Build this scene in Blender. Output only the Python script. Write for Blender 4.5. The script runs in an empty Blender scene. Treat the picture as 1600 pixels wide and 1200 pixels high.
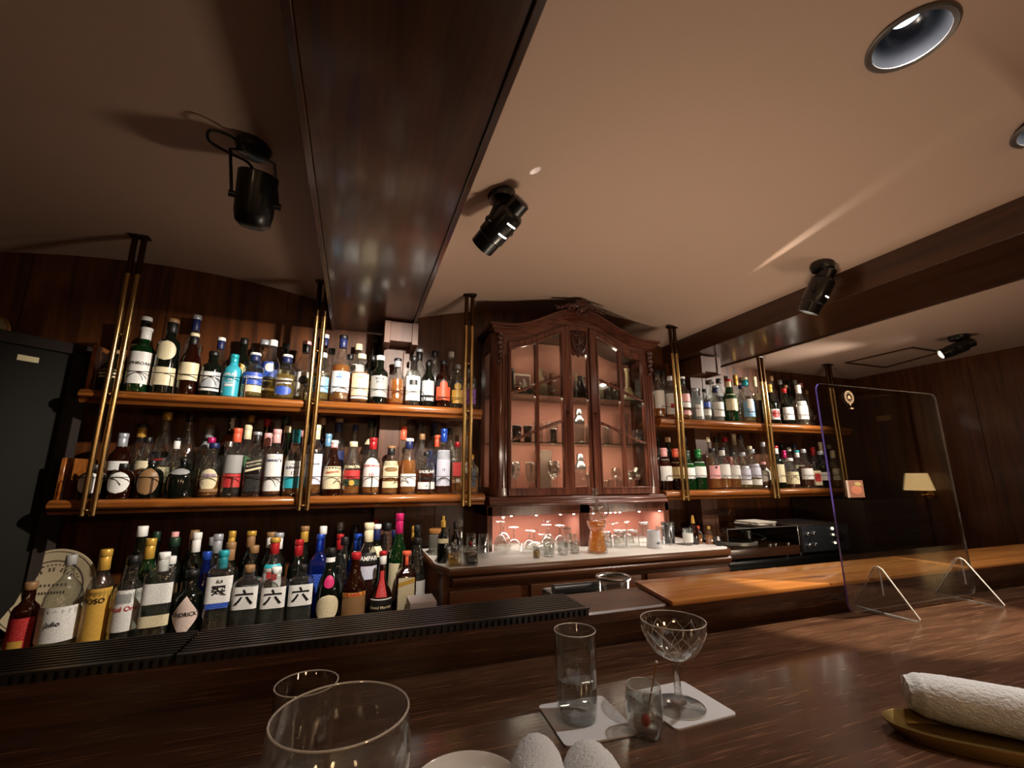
import bpy, bmesh, math, random, re
from mathutils import Vector, Matrix

# ------------------------------------------------------------------ scene, camera, light
S = bpy.context.scene
COL = S.collection
PI = math.pi
E = 1.38                                   # eye height: every height below is measured from it
S.view_settings.view_transform = 'Standard'
S.view_settings.look = 'None'
S.view_settings.gamma = 1.0
S.view_settings.use_curve_mapping = False
S.view_settings.exposure = 0.45
S.cycles.use_denoising = True
S.cycles.max_bounces = 10
S.cycles.transparent_max_bounces = 40
S.cycles.transmission_bounces = 10
S.cycles.glossy_bounces = 5
S.cycles.diffuse_bounces = 4
S.cycles.caustics_reflective = False
S.cycles.caustics_refractive = False
S.cycles.sample_clamp_indirect = 3.0
S.cycles.blur_glossy = 0.5

pitch, roll, yaw, fpx = 0.207709, -0.0023517, 0.3403816, 679.02
fw = Vector((math.sin(yaw) * math.cos(pitch), math.cos(yaw) * math.cos(pitch), math.sin(pitch)))
rt = Vector((math.cos(yaw), -math.sin(yaw), 0))
up = rt.cross(fw)
r2 = rt * math.cos(roll) + up * math.sin(roll)
u2 = -rt * math.sin(roll) + up * math.cos(roll)
cam = bpy.data.cameras.new('camera')
cam.sensor_fit = 'HORIZONTAL'
cam.sensor_width = 36.0
cam.lens = fpx / 1600 * 36
cam.clip_start = 0.02
co = bpy.data.objects.new('camera', cam)
COL.objects.link(co)
co.matrix_world = Matrix(((r2.x, u2.x, -fw.x, 0), (r2.y, u2.y, -fw.y, 0), (r2.z, u2.z, -fw.z, E), (0, 0, 0, 1)))
S.camera = co

W = bpy.data.worlds.new('world')
S.world = W
W.use_nodes = True
W.node_tree.nodes['Background'].inputs[0].default_value = (0.9, 0.6, 0.4, 1)
W.node_tree.nodes['Background'].inputs[1].default_value = 0.002


def lamp(kind, name, loc, energy, color, aim=None, size=0.03, spot=60, blend=0.5, sy=None):
    l = bpy.data.lights.new(name, kind)
    l.energy = energy
    l.color = color
    if kind == 'SPOT':
        l.spot_size = math.radians(spot)
        l.spot_blend = blend
        l.shadow_soft_size = size
    elif kind == 'AREA':
        l.shape = 'RECTANGLE' if sy else 'DISK'
        l.size = size
        if sy:
            l.size_y = sy
    else:
        l.shadow_soft_size = size
    o = bpy.data.objects.new(name, l)
    COL.objects.link(o)
    o.location = (loc[0], loc[1], loc[2] + E)
    if aim is not None:
        d = Vector((aim[0] - loc[0], aim[1] - loc[1], aim[2] - loc[2]))
        o.rotation_euler = d.to_track_quat('-Z', 'Y').to_euler()
    return o


WARM = (1.0, 0.72, 0.48)
NEUT = (1.0, 0.86, 0.70)
COOL = (0.86, 0.93, 1.0)
# downlights let into the ceiling over the counter (and the ones of the same row behind the viewer)
DOWN = [(1.195, 0.485), (1.775, 0.47), (2.75, 0.5), (-0.9, 0.1), (1.2, -0.9)]
DOWN_W = [26, 18, 10, 2.5, 12]
# the five ceiling spotlights: plate, housing centre, aim, watts
SPOTS = [
    ((-0.345, 1.30), (-0.335, 1.345, 0.805), (-0.40, 1.60, 0.10), 0),
    ((0.405, 1.245), (0.405, 1.265, 0.825), (-0.25, 2.32, 0.08), 100),
    ((1.905, 1.225), (1.900, 1.260, 0.800), (1.66, 1.95, -0.45), 36),
    ((3.300, 1.430), (3.245, 1.430, 0.715), (2.40, 2.35, 0.25), 60),
]
WORK_W = (6, 4)
# niche strip under the cabinet, lamps inside the cabinet, wall lamp and added fill globes behind the viewer: built with their things

# ------------------------------------------------------------------ materials
def lin(h):
    h = h.lstrip('#')
    c = [int(h[i:i + 2], 16) / 255 for i in (0, 2, 4)]
    return tuple(x / 12.92 if x <= .04045 else ((x + .055) / 1.055) ** 2.4 for x in c) + (1,)


MATS = {}


def nt(name):
    m = bpy.data.materials.new(name)
    m.use_nodes = True
    t = m.node_tree
    return m, t, t.nodes['Principled BSDF'], t.nodes['Material Output']


def plain(name, hexc, rough=.5, metal=0.0, coat=0.0, emit=0.0, spec=.5, bump=0.0, bscale=80, alpha=None):
    if name in MATS:
        return MATS[name]
    m, t, b, o = nt(name)
    c = lin(hexc)
    b.inputs['Base Color'].default_value = c
    b.inputs['Roughness'].default_value = rough
    b.inputs['Metallic'].default_value = metal
    b.inputs['Coat Weight'].default_value = coat
    b.inputs['Specular IOR Level'].default_value = spec
    if emit:
        b.inputs['Emission Color'].default_value = c
        b.inputs['Emission Strength'].default_value = emit
    if bump:
        tc = t.nodes.new('ShaderNodeTexCoord')
        n = t.nodes.new('ShaderNodeTexNoise')
        n.inputs['Scale'].default_value = bscale
        n.inputs['Detail'].default_value = 4
        bp = t.nodes.new('ShaderNodeBump')
        bp.inputs['Strength'].default_value = bump
        bp.inputs['Distance'].default_value = .004
        t.links.new(tc.outputs['Object'], n.inputs['Vector'])
        t.links.new(n.outputs['Fac'], bp.inputs['Height'])
        t.links.new(bp.outputs['Normal'], b.inputs['Normal'])
    MATS[name] = m
    return m


def wood(name, dark, light, axis='x', rough=.3, coat=.3, scale=1.0, streak=None, bump=.05):
    """varnished timber: grain stretched along one axis"""
    if name in MATS:
        return MATS[name]
    m, t, b, o = nt(name)
    tc = t.nodes.new('ShaderNodeTexCoord')
    mp = t.nodes.new('ShaderNodeMapping')
    s = [14 * scale] * 3
    s['xyz'.index(axis)] = .9 * scale
    mp.inputs['Scale'].default_value = s
    n = t.nodes.new('ShaderNodeTexNoise')
    n.inputs['Scale'].default_value = 2.2
    n.inputs['Detail'].default_value = 7
    n.inputs['Distortion'].default_value = .8
    n.inputs['Roughness'].default_value = .62
    r = t.nodes.new('ShaderNodeValToRGB')
    r.color_ramp.elements[0].position = .3
    r.color_ramp.elements[1].position = .72
    r.color_ramp.elements[0].color = lin(dark)
    r.color_ramp.elements[1].color = lin(light)
    t.links.new(tc.outputs['Object'], mp.inputs['Vector'])
    t.links.new(mp.outputs['Vector'], n.inputs['Vector'])
    t.links.new(n.outputs['Fac'], r.inputs['Fac'])
    col = r.outputs['Color']
    if streak:
        mp2 = t.nodes.new('ShaderNodeMapping')
        s2 = [230] * 3
        s2['xyz'.index(axis)] = 9
        mp2.inputs['Scale'].default_value = s2
        n2 = t.nodes.new('ShaderNodeTexNoise')
        n2.inputs['Scale'].default_value = 1.0
        n2.inputs['Detail'].default_value = 3
        rr = t.nodes.new('ShaderNodeValToRGB')
        rr.color_ramp.elements[0].position = .56
        rr.color_ramp.elements[1].position = .74
        mx = t.nodes.new('ShaderNodeMix')
        mx.data_type = 'RGBA'
        t.links.new(tc.outputs['Object'], mp2.inputs['Vector'])
        t.links.new(mp2.outputs['Vector'], n2.inputs['Vector'])
        t.links.new(n2.outputs['Fac'], rr.inputs['Fac'])
        t.links.new(rr.outputs['Color'], mx.inputs[0])
        t.links.new(col, mx.inputs[6])
        mx.inputs[7].default_value = lin(streak)
        col = mx.outputs[2]
    t.links.new(col, b.inputs['Base Color'])
    b.inputs['Roughness'].default_value = rough
    b.inputs['Coat Weight'].default_value = coat
    b.inputs['Coat Roughness'].default_value = .12
    if bump:
        bp = t.nodes.new('ShaderNodeBump')
        bp.inputs['Strength'].default_value = bump
        bp.inputs['Distance'].default_value = .01
        t.links.new(n.outputs['Fac'], bp.inputs['Height'])
        t.links.new(bp.outputs['Normal'], b.inputs['Normal'])
    MATS[name] = m
    return m


def thin_glass(name, tint, haze=0.0, hazecol='#ffffff', wavy=.15, edge=.75, base=.05, rough=.02):
    """thin-walled glass: tinted see-through, reflection rising towards the edge"""
    if name in MATS:
        return MATS[name]
    m, t, b, o = nt(name)
    t.nodes.remove(b)
    tr = t.nodes.new('ShaderNodeBsdfTransparent')
    tr.inputs[0].default_value = lin(tint)
    gl = t.nodes.new('ShaderNodeBsdfGlossy')
    gl.inputs['Color'].default_value = (1, 1, 1, 1)
    gl.inputs['Roughness'].default_value = rough
    lw = t.nodes.new('ShaderNodeLayerWeight')
    lw.inputs['Blend'].default_value = .5
    pw = t.nodes.new('ShaderNodeMath')
    pw.operation = 'POWER'
    pw.inputs[1].default_value = 3.0
    ml = t.nodes.new('ShaderNodeMath')
    ml.operation = 'MULTIPLY_ADD'
    ml.inputs[1].default_value = edge
    ml.inputs[2].default_value = base
    t.links.new(lw.outputs['Facing'], pw.inputs[0])
    t.links.new(pw.outputs[0], ml.inputs[0])
    body = tr.outputs[0]
    if haze:
        df = t.nodes.new('ShaderNodeBsdfTranslucent')
        df.inputs[0].default_value = lin(hazecol)
        d2 = t.nodes.new('ShaderNodeBsdfDiffuse')
        d2.inputs[0].default_value = lin(hazecol)
        a = t.nodes.new('ShaderNodeMixShader')
        a.inputs[0].default_value = .5
        t.links.new(df.outputs[0], a.inputs[1])
        t.links.new(d2.outputs[0], a.inputs[2])
        h = t.nodes.new('ShaderNodeMixShader')
        h.inputs[0].default_value = haze
        t.links.new(body, h.inputs[1])
        t.links.new(a.outputs[0], h.inputs[2])
        body = h.outputs[0]
    mx = t.nodes.new('ShaderNodeMixShader')
    t.links.new(ml.outputs[0], mx.inputs[0])
    t.links.new(body, mx.inputs[1])
    t.links.new(gl.outputs[0], mx.inputs[2])
    t.links.new(mx.outputs[0], o.inputs['Surface'])
    if wavy:
        tc = t.nodes.new('ShaderNodeTexCoord')
        n = t.nodes.new('ShaderNodeTexNoise')
        n.inputs['Scale'].default_value = 45
        bp = t.nodes.new('ShaderNodeBump')
        bp.inputs['Strength'].default_value = wavy
        bp.inputs['Distance'].default_value = .01
        t.links.new(tc.outputs['Object'], n.inputs['Vector'])
        t.links.new(n.outputs['Fac'], bp.inputs['Height'])
        t.links.new(bp.outputs['Normal'], gl.inputs['Normal'])
    MATS[name] = m
    return m


def solid_glass(name, tint, ior=1.45, clear=.35, rough=0.0, wavy=0):
    """thick glass or water: refraction, part of the light passing straight"""
    if name in MATS:
        return MATS[name]
    m, t, b, o = nt(name)
    t.nodes.remove(b)
    g = t.nodes.new('ShaderNodeBsdfGlass')
    g.inputs['Color'].default_value = lin(tint)
    g.inputs['Roughness'].default_value = rough
    g.inputs['IOR'].default_value = ior
    tr = t.nodes.new('ShaderNodeBsdfTransparent')
    tr.inputs[0].default_value = lin(tint)
    mx = t.nodes.new('ShaderNodeMixShader')
    mx.inputs[0].default_value = clear
    t.links.new(g.outputs[0], mx.inputs[1])
    t.links.new(tr.outputs[0], mx.inputs[2])
    t.links.new(mx.outputs[0], o.inputs['Surface'])
    MATS[name] = m
    return m


def liquid_mat(name, tint, glow, f=.3):
    return thin_glass(name, tint, haze=f, hazecol=glow, wavy=.3, edge=.5, base=.04)


def label_mat(code, hexc, ink, amount=.55):
    """paper label with rows of fine unreadable print"""
    name = 'label_' + code
    if name in MATS:
        return MATS[name]
    m, t, b, o = nt(name)
    uv = t.nodes.new('ShaderNodeTexCoord')
    sp = t.nodes.new('ShaderNodeSeparateXYZ')
    t.links.new(uv.outputs['UV'], sp.inputs[0])
    ml = t.nodes.new('ShaderNodeMath')
    ml.operation = 'MULTIPLY'
    ml.inputs[1].default_value = 165
    fr = t.nodes.new('ShaderNodeMath')
    fr.operation = 'FRACT'
    lt = t.nodes.new('ShaderNodeMath')
    lt.operation = 'LESS_THAN'
    lt.inputs[1].default_value = .38
    t.links.new(sp.outputs[1], ml.inputs[0])
    t.links.new(ml.outputs[0], fr.inputs[0])
    t.links.new(fr.outputs[0], lt.inputs[0])
    mp = t.nodes.new('ShaderNodeMapping')
    mp.inputs['Scale'].default_value = (420, 165, 1)
    n = t.nodes.new('ShaderNodeTexNoise')
    n.inputs['Scale'].default_value = 1
    n.inputs['Detail'].default_value = 1
    t.links.new(uv.outputs['UV'], mp.inputs[0])
    t.links.new(mp.outputs[0], n.inputs[0])
    g2 = t.nodes.new('ShaderNodeMath')
    g2.operation = 'GREATER_THAN'
    g2.inputs[1].default_value = .56
    t.links.new(n.outputs['Fac'], g2.inputs[0])
    mm = t.nodes.new('ShaderNodeMath')
    mm.operation = 'MULTIPLY'
    t.links.new(lt.outputs[0], mm.inputs[0])
    t.links.new(g2.outputs[0], mm.inputs[1])
    m3 = t.nodes.new('ShaderNodeMath')
    m3.operation = 'MULTIPLY'
    m3.inputs[1].default_value = amount
    t.links.new(mm.outputs[0], m3.inputs[0])
    mx = t.nodes.new('ShaderNodeMix')
    mx.data_type = 'RGBA'
    mx.inputs[6].default_value = lin(hexc)
    mx.inputs[7].default_value = lin(ink)
    t.links.new(m3.outputs[0], mx.inputs[0])
    t.links.new(mx.outputs[2], b.inputs['Base Color'])
    b.inputs['Roughness'].default_value = .45
    MATS[name] = m
    return m


PAL = dict(W='#e6e4e0', C='#ddd0ac', K='#0c0b0c', N='#16204f', B='#2149ae', T='#2ba6b4', L='#7fb4dc', R='#b4242a', O='#d9593a',
           Y='#cda044', G='#1c7a38', D='#14301f', P='#e7a6a6', M='#c01f62', S='#a9adb3', A='#c87a2a', U='#6f2c9c', E='#8d6a45',
           X='#9a9a98', X2='#34363f', X3='#cfd0e2', Y2='#d8bd84', P2='#dcc6bb')
LABEL_INK = dict(K='#8a8478', N='#9fb0e0', B='#dfe6ff', D='#b8c8a0', X2='#c8ccd6', U='#e0c0f0', R='#f0d0b0', G='#e8f0d8', O='#602010')


def lab_mat(c):
    return label_mat(c, PAL[c], LABEL_INK.get(c, '#4a4640'), .55 if c not in 'KNBDRG' else .35)


def cap_mat(c):
    met = c in ('S', 'Y', 'G', 'T', 'B', 'M', 'R', 'L')
    return plain('cap_' + c, PAL[c], rough=.32 if met else .45, metal=.35 if met else 0, coat=.2)


M = {
    'wall': wood('wall_walnut', '#2e170a', '#6e3d1b', 'z', rough=.38, coat=.25, scale=.7),
    'ceil': plain('ceiling_paint', '#c2a694', rough=.75, bump=.12, bscale=14),
    'beam': wood('beam_oak', '#2b180e', '#4c2d1b', 'y', rough=.28, coat=.4, scale=.8),
    'shelf': wood('shelf_timber', '#6b3410', '#a9672c', 'x', rough=.28, coat=.4, scale=1.2),
    'cab': wood('cabinet_rosewood', '#3a1a12', '#72402e', 'z', rough=.25, coat=.5, scale=1.4),
    'cabx': wood('cabinet_rosewood_crosswise', '#3a1a12', '#72402e', 'x', rough=.25, coat=.5, scale=1.4),
    'carve': plain('carved_wood', '#43201a', rough=.35, coat=.3),
    'counter': wood('counter_timber', '#352016', '#5f412f', 'x', rough=.24, coat=.35, scale=1.0, streak='#7c5a44', bump=.03),
    'ledge': wood('ledge_timber', '#382015', '#624230', 'x', rough=.4, coat=.05, scale=1.1, streak='#8a6346'),
    'board': wood('board_timber', '#9a5a26', '#cf8c48', 'x', rough=.26, coat=.4, scale=.9),
    'drawer': wood('drawer_timber', '#472817', '#75482d', 'x', rough=.34, coat=.3),
    'pilaster': wood('pilaster_timber', '#3d2012', '#5f3924', 'z', rough=.5, coat=.05),
    'pink': plain('pink_lining', '#b57a68', rough=.8, bump=.05, bscale=200),
    'brass': plain('brass', '#c4a26a', rough=.24, metal=1.0),
    'darkbrass': plain('dark_brass', '#4a3420', rough=.35, metal=1.0),
    'black': plain('black_enamel', '#0b0a0a', rough=.33, coat=.2),
    'rubber': plain('black_rubber', '#16171a', rough=.30, spec=.7),
    'iron': plain('dark_wire', '#3a2c22', rough=.35, metal=.8),
    'cloth': plain('white_cloth', '#d8d2cc', rough=.85, bump=.25, bscale=60),
    'towel': plain('terry_towel', '#e4e6e6', rough=.95, bump=.5, bscale=420),
    'card': plain('white_card', '#d8d9dc', rough=.7),
    'box': plain('paper_box', '#c9bfbd', rough=.7),
    'china': plain('white_china', '#e6e6e2', rough=.15, coat=.5),
    'steel': plain('steel', '#b4b6b8', rough=.32, metal=1.0),
    'silver': plain('silver_grey', '#9a9ca0', rough=.3, metal=.9),
    'darkdoor': plain('dark_door', '#14110b', rough=.75, spec=.2),
    'paper': plain('paper_note', '#cfc49c', rough=.8),
    'floor': wood('floor_boards', '#22130a', '#3d2413', 'y', rough=.5, coat=.1),
    'glass': thin_glass('clear_glass', '#f6f8f7', haze=.004, wavy=.08, edge=1.0, base=.075),
    'shelfglass': thin_glass('glass_shelf', '#d5dcd4', wavy=0, edge=.5, base=.06),
    'pane': thin_glass('door_pane', '#e8ebe8', wavy=0, edge=.5, base=.05),
    'acryl': thin_glass('acrylic', '#eceef0', wavy=0, edge=.75, base=.085, rough=.005),
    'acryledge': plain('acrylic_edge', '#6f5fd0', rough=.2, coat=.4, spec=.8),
    'acrylrim': plain('acrylic_edge_gleam', '#e6e2d8', rough=.15, coat=.6, spec=.9),  # edge gleam of the clear feet put into a pale opaque colour
    'cut': thin_glass('cut_glass', '#eef0ef', wavy=.9, edge=1.1, base=.14),
    'solid': solid_glass('thick_glass', '#fcfdfd', clear=.82),
    'stemglass': solid_glass('stem_glass', '#fbfcfc', clear=.45),
    'water': solid_glass('water', '#fbfdfd', ior=1.33, clear=.72),
    'led': plain('led_white', '#fff4e6', emit=14),
    'cover': thin_glass('smoked_cover', '#e6e4e0', wavy=0, edge=.45, base=.03),
}
GL = {
    'c': thin_glass('bottle_clear', '#f0f3f1', haze=.012, wavy=.6, edge=1.0, base=.12, rough=.035),
    'g': thin_glass('bottle_green', '#4d8f55', haze=.22, hazecol='#1d6b31', wavy=.25, edge=.6, base=.07),
    'd': plain('bottle_dark', '#0b0f0a', rough=.08, coat=.3, spec=.6),
    'b': thin_glass('bottle_brown', '#6b3a20', haze=.22, hazecol='#5a2410', wavy=.25, edge=.6, base=.07),
    't': plain('bottle_turquoise', '#35a3b8', rough=.35, coat=.3),
    'f': thin_glass('bottle_frosted', '#cfd3d2', haze=.4, hazecol='#c9cfce', wavy=0, edge=.3, base=.05, rough=.3),
    'u': thin_glass('bottle_blue', '#3050c8', haze=.25, hazecol='#1d3fb0', wavy=.25, edge=.6, base=.07),
}
LQ = {
    'a': liquid_mat('spirit_amber', '#f4b868', '#f0a044', .42),
    'p': liquid_mat('spirit_pale', '#eed890', '#e0c060', .3),
    'r': liquid_mat('spirit_red_brown', '#8a3a1c', '#8a3214', .4),
    'd': liquid_mat('spirit_dark', '#4a2410', '#3a1608', .5),
    'w': liquid_mat('spirit_clear', '#eef0ea', '#d8dccf', .06),
    't': liquid_mat('spirit_turquoise', '#90e0da', '#40b8b0', .35),
}


# ------------------------------------------------------------------ mesh helpers
class MB:
    def __init__(s):
        s.v = []
        s.f = []
        s.uv = None

    def add(s, v, f):
        k = len(s.v)
        s.v += [tuple(p) for p in v]
        s.f += [tuple(i + k for i in q) for q in f]
        return s

    def box(s, x0, x1, y0, y1, z0, z1):
        return s.add([(x0, y0, z0), (x1, y0, z0), (x1, y1, z0), (x0, y1, z0), (x0, y0, z1), (x1, y0, z1), (x1, y1, z1), (x0, y1, z1)],
                     [(0, 3, 2, 1), (4, 5, 6, 7), (0, 1, 5, 4), (1, 2, 6, 5), (2, 3, 7, 6), (3, 0, 4, 7)])

    def lathe(s, prof, c=(0, 0, 0), n=24, p=2.0, flat=1.0, mtx=None):
        v, f = [], []
        for r, z in prof:
            for i in range(n):
                a = 2 * PI * i / n
                ca, sa = math.cos(a), math.sin(a)
                k = 1.0 if p == 2 else 1 / (abs(ca) ** p + abs(sa) ** p) ** (1 / p)
                w = Vector((r * k * ca, r * k * sa * flat, z))
                if mtx is not None:
                    w = mtx @ w
                v.append((w.x + c[0], w.y + c[1], w.z + c[2]))
        m = len(prof)
        for j in range(m - 1):
            for i in range(n):
                f.append((j * n + i, j * n + (i + 1) % n, (j + 1) * n + (i + 1) % n, (j + 1) * n + i))
        if prof[0][0] > 1e-5:
            f.append(tuple(reversed(range(n))))
        if prof[-1][0] > 1e-5:
            f.append(tuple((m - 1) * n + i for i in range(n)))
        return s.add(v, f)

    def shell(s, prof, c=(0, 0, 0), n=32, p=2.0):
        """open or closed surface of revolution without end caps"""
        v, f = [], []
        for r, z in prof:
            for i in range(n):
                a = 2 * PI * i / n
                ca, sa = math.cos(a), math.sin(a)
                k = 1.0 if p == 2 else 1 / (abs(ca) ** p + abs(sa) ** p) ** (1 / p)
                v.append((r * k * ca + c[0], r * k * sa + c[1], z + c[2]))
        for j in range(len(prof) - 1):
            for i in range(n):
                f.append((j * n + i, j * n + (i + 1) % n, (j + 1) * n + (i + 1) % n, (j + 1) * n + i))
        return s.add(v, f)

    def tube(s, pts, r, n=8, closed=False):
        pts = [Vector(p) for p in pts]
        m = len(pts)
        rs = r if isinstance(r, (list, tuple)) else [r] * m
        v, f = [], []
        prev = None
        for i, p in enumerate(pts):
            if closed:
                d = pts[(i + 1) % m] - pts[i - 1]
            else:
                d = pts[min(i + 1, m - 1)] - pts[max(i - 1, 0)]
            d.normalize()
            if prev is None:
                a = Vector((0, 0, 1)) if abs(d.z) < .9 else Vector((1, 0, 0))
                x = d.cross(a).normalized()
            else:
                x = (prev - d * prev.dot(d)).normalized()
            prev = x
            y = d.cross(x)
            for k in range(n):
                t = 2 * PI * k / n
                v.append(p + (x * math.cos(t) + y * math.sin(t)) * rs[i])
        for i in range(m if closed else m - 1):
            j = (i + 1) % m
            for k in range(n):
                f.append((i * n + k, i * n + (k + 1) % n, j * n + (k + 1) % n, j * n + k))
        if not closed:
            f.append(tuple(reversed(range(n))))
            f.append(tuple((m - 1) * n + k for k in range(n)))
        return s.add(v, f)

    @staticmethod
    def _pt(q, axis, t):
        return (t, q[0], q[1]) if axis == 'x' else ((q[0], t, q[1]) if axis == 'y' else (q[0], q[1], t))

    def prism(s, poly, axis, a0, a1):
        n = len(poly)
        v = [s._pt(q, axis, a0) for q in poly] + [s._pt(q, axis, a1) for q in poly]
        f = [tuple(range(n)), tuple(reversed(range(n, 2 * n)))]
        for i in range(n):
            j = (i + 1) % n
            f.append((i, i + n, j + n, j))
        return s.add(v, f)

    def ring(s, outer, inner, axis, a0, a1):
        n = len(outer)
        v = []
        for a in (a0, a1):
            v += [s._pt(q, axis, a) for q in outer] + [s._pt(q, axis, a) for q in inner]
        f = []
        for i in range(n):
            j = (i + 1) % n
            f += [(i, j, n + j, n + i), (2 * n + i, 3 * n + i, 3 * n + j, 2 * n + j),
                  (i, 2 * n + i, 2 * n + j, j), (n + i, n + j, 3 * n + j, 3 * n + i)]
        return s.add(v, f)

    def ball(s, c, rx, ry, rz, n=12, m=8, mtx=None):
        prof = [(math.sin(PI * j / m), -math.cos(PI * j / m)) for j in range(m + 1)]
        v, f = [], []
        for r, z in prof:
            for i in range(n):
                a = 2 * PI * i / n
                w = Vector((rx * r * math.cos(a), ry * r * math.sin(a), rz * z))
                if mtx is not None:
                    w = mtx @ w
                v.append((w.x + c[0], w.y + c[1], w.z + c[2]))
        for j in range(m):
            for i in range(n):
                f.append((j * n + i, j * n + (i + 1) % n, (j + 1) * n + (i + 1) % n, (j + 1) * n + i))
        return s.add(v, f)

    def build(s, name, mat, parent=None, loc=(0, 0, 0), bevel=0.0, smooth=40, rz=0.0, seg=2):
        me = bpy.data.meshes.new(name)
        me.from_pydata(s.v, [], s.f)
        if s.uv:
            ul = me.uv_layers.new(name='UVMap')
            for lp in me.loops:
                ul.data[lp.index].uv = s.uv[lp.vertex_index]
        bm = bmesh.new()
        bm.from_mesh(me)
        bmesh.ops.remove_doubles(bm, verts=bm.verts, dist=1e-6)
        bmesh.ops.recalc_face_normals(bm, faces=bm.faces)
        if bevel:
            ed = [e for e in bm.edges if len(e.link_faces) == 2 and e.calc_face_angle(0) > .6]
            bmesh.ops.bevel(bm, geom=ed, offset=bevel, segments=seg, profile=.6, affect='EDGES', clamp_overlap=True)
        bm.to_mesh(me)
        bm.free()
        if smooth:
            for p in me.polygons:
                p.use_smooth = True
            me.set_sharp_from_angle(angle=math.radians(smooth))
        me.materials.append(mat)
        ob = bpy.data.objects.new(name, me)
        COL.objects.link(ob)
        ob.parent = parent
        ob.location = loc
        ob.rotation_euler.z = rz
        return ob


def thing(name, label, cat, loc, rz=0.0, group=None):
    o = bpy.data.objects.new(name, None)
    o.empty_display_size = .05
    COL.objects.link(o)
    o.location = (loc[0], loc[1], loc[2] + E)
    o.rotation_euler = (0, 0, rz)
    o['label'] = label
    o['category'] = cat
    if group:
        o['group'] = group
    return o


def tag(o, label, cat, group=None):
    o['label'] = label
    o['category'] = cat
    if group:
        o['group'] = group
    return o


def structure(o):
    o['kind'] = 'structure'
    return o


def text_mesh(body, size, bold=.018):
    c = bpy.data.curves.new('txt', 'FONT')
    c.body = body
    c.size = size
    c.align_x = 'CENTER'
    c.align_y = 'CENTER'
    c.resolution_u = 3
    c.offset = size * bold
    o = bpy.data.objects.new('txt', c)
    me = bpy.data.meshes.new_from_object(o)
    v = [tuple(p.co) for p in me.vertices]
    f = [tuple(p.vertices) for p in me.polygons]
    bpy.data.objects.remove(o)
    bpy.data.meshes.remove(me)
    bpy.data.curves.remove(c)
    return v, f


def flat_text(body, size, name, mat, parent, loc, rot=(PI / 2, 0, 0), squeeze=1.0):
    v, f = text_mesh(body, size)
    b = MB()
    b.add([(p[0] * squeeze, p[1], 0) for p in v], f)
    o = b.build(name, mat, parent, loc, smooth=0)
    o.rotation_euler = rot
    return o


# ------------------------------------------------------------------ bottles
SHAPES = {   # (share of height, share of radius); last pair is the neck top
    'std': [(0, .88), (.012, 1), (.58, 1), (.64, .95), (.69, .78), (.74, .52), (.78, .45), (.96, .42)],
    'tall': [(0, .88), (.012, 1), (.48, 1), (.55, .96), (.63, .78), (.70, .54), (.78, .43), (.96, .39)],
    'port': [(0, .88), (.012, 1), (.60, 1), (.655, .96), (.69, .84), (.715, .60), (.74, .43), (.80, .46), (.86, .45), (.96, .42)],
    'round': [(0, .86), (.015, 1), (.42, 1), (.52, .98), (.60, .88), (.67, .70), (.73, .50), (.78, .45), (.96, .42)],
    'squat': [(0, .90), (.015, 1), (.56, 1), (.63, .97), (.68, .84), (.72, .58), (.75, .46), (.96, .43)],
    'square': [(0, .90), (.012, 1), (.60, 1), (.66, .96), (.71, .72), (.75, .45), (.78, .42), (.96, .40)],
    'block': [(0, .92), (.012, 1), (.74, 1), (.78, .96), (.815, .72), (.835, .42), (.96, .36)],
    'bell': [(0, .88), (.015, 1), (.38, 1), (.50, .95), (.60, .78), (.68, .56), (.75, .44), (.96, .36)],
    'dump': [(0, .72), (.03, .92), (.14, 1), (.56, 1), (.68, .93), (.76, .70), (.80, .42), (.84, .33), (.96, .31)],
    'jug': [(0, .82), (.03, .97), (.12, 1), (.46, 1), (.58, .93), (.68, .72), (.75, .40), (.79, .26), (.96, .25)],
    'deca': [(0, .86), (.02, 1), (.26, 1), (.36, .94), (.45, .74), (.52, .48), (.58, .34), (.86, .27), (.96, .29)],
}


def shape_r(shape, t):
    p = SHAPES[shape]
    for (a, ra), (b, rb) in zip(p, p[1:]):
        if t <= b:
            return ra + (rb - ra) * (t - a) / (b - a)
    return p[-1][1]


def sec_k(a, p):
    if p == 2:
        return 1.0
    ca, sa = math.cos(a), math.sin(a)
    return 1 / (abs(ca) ** p + abs(sa) ** p) ** (1 / p)


LABRE = re.compile(r'^([A-Z]\d?)([ocdnwt]?)(\.\d+)-(\.\d+)$')


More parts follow.
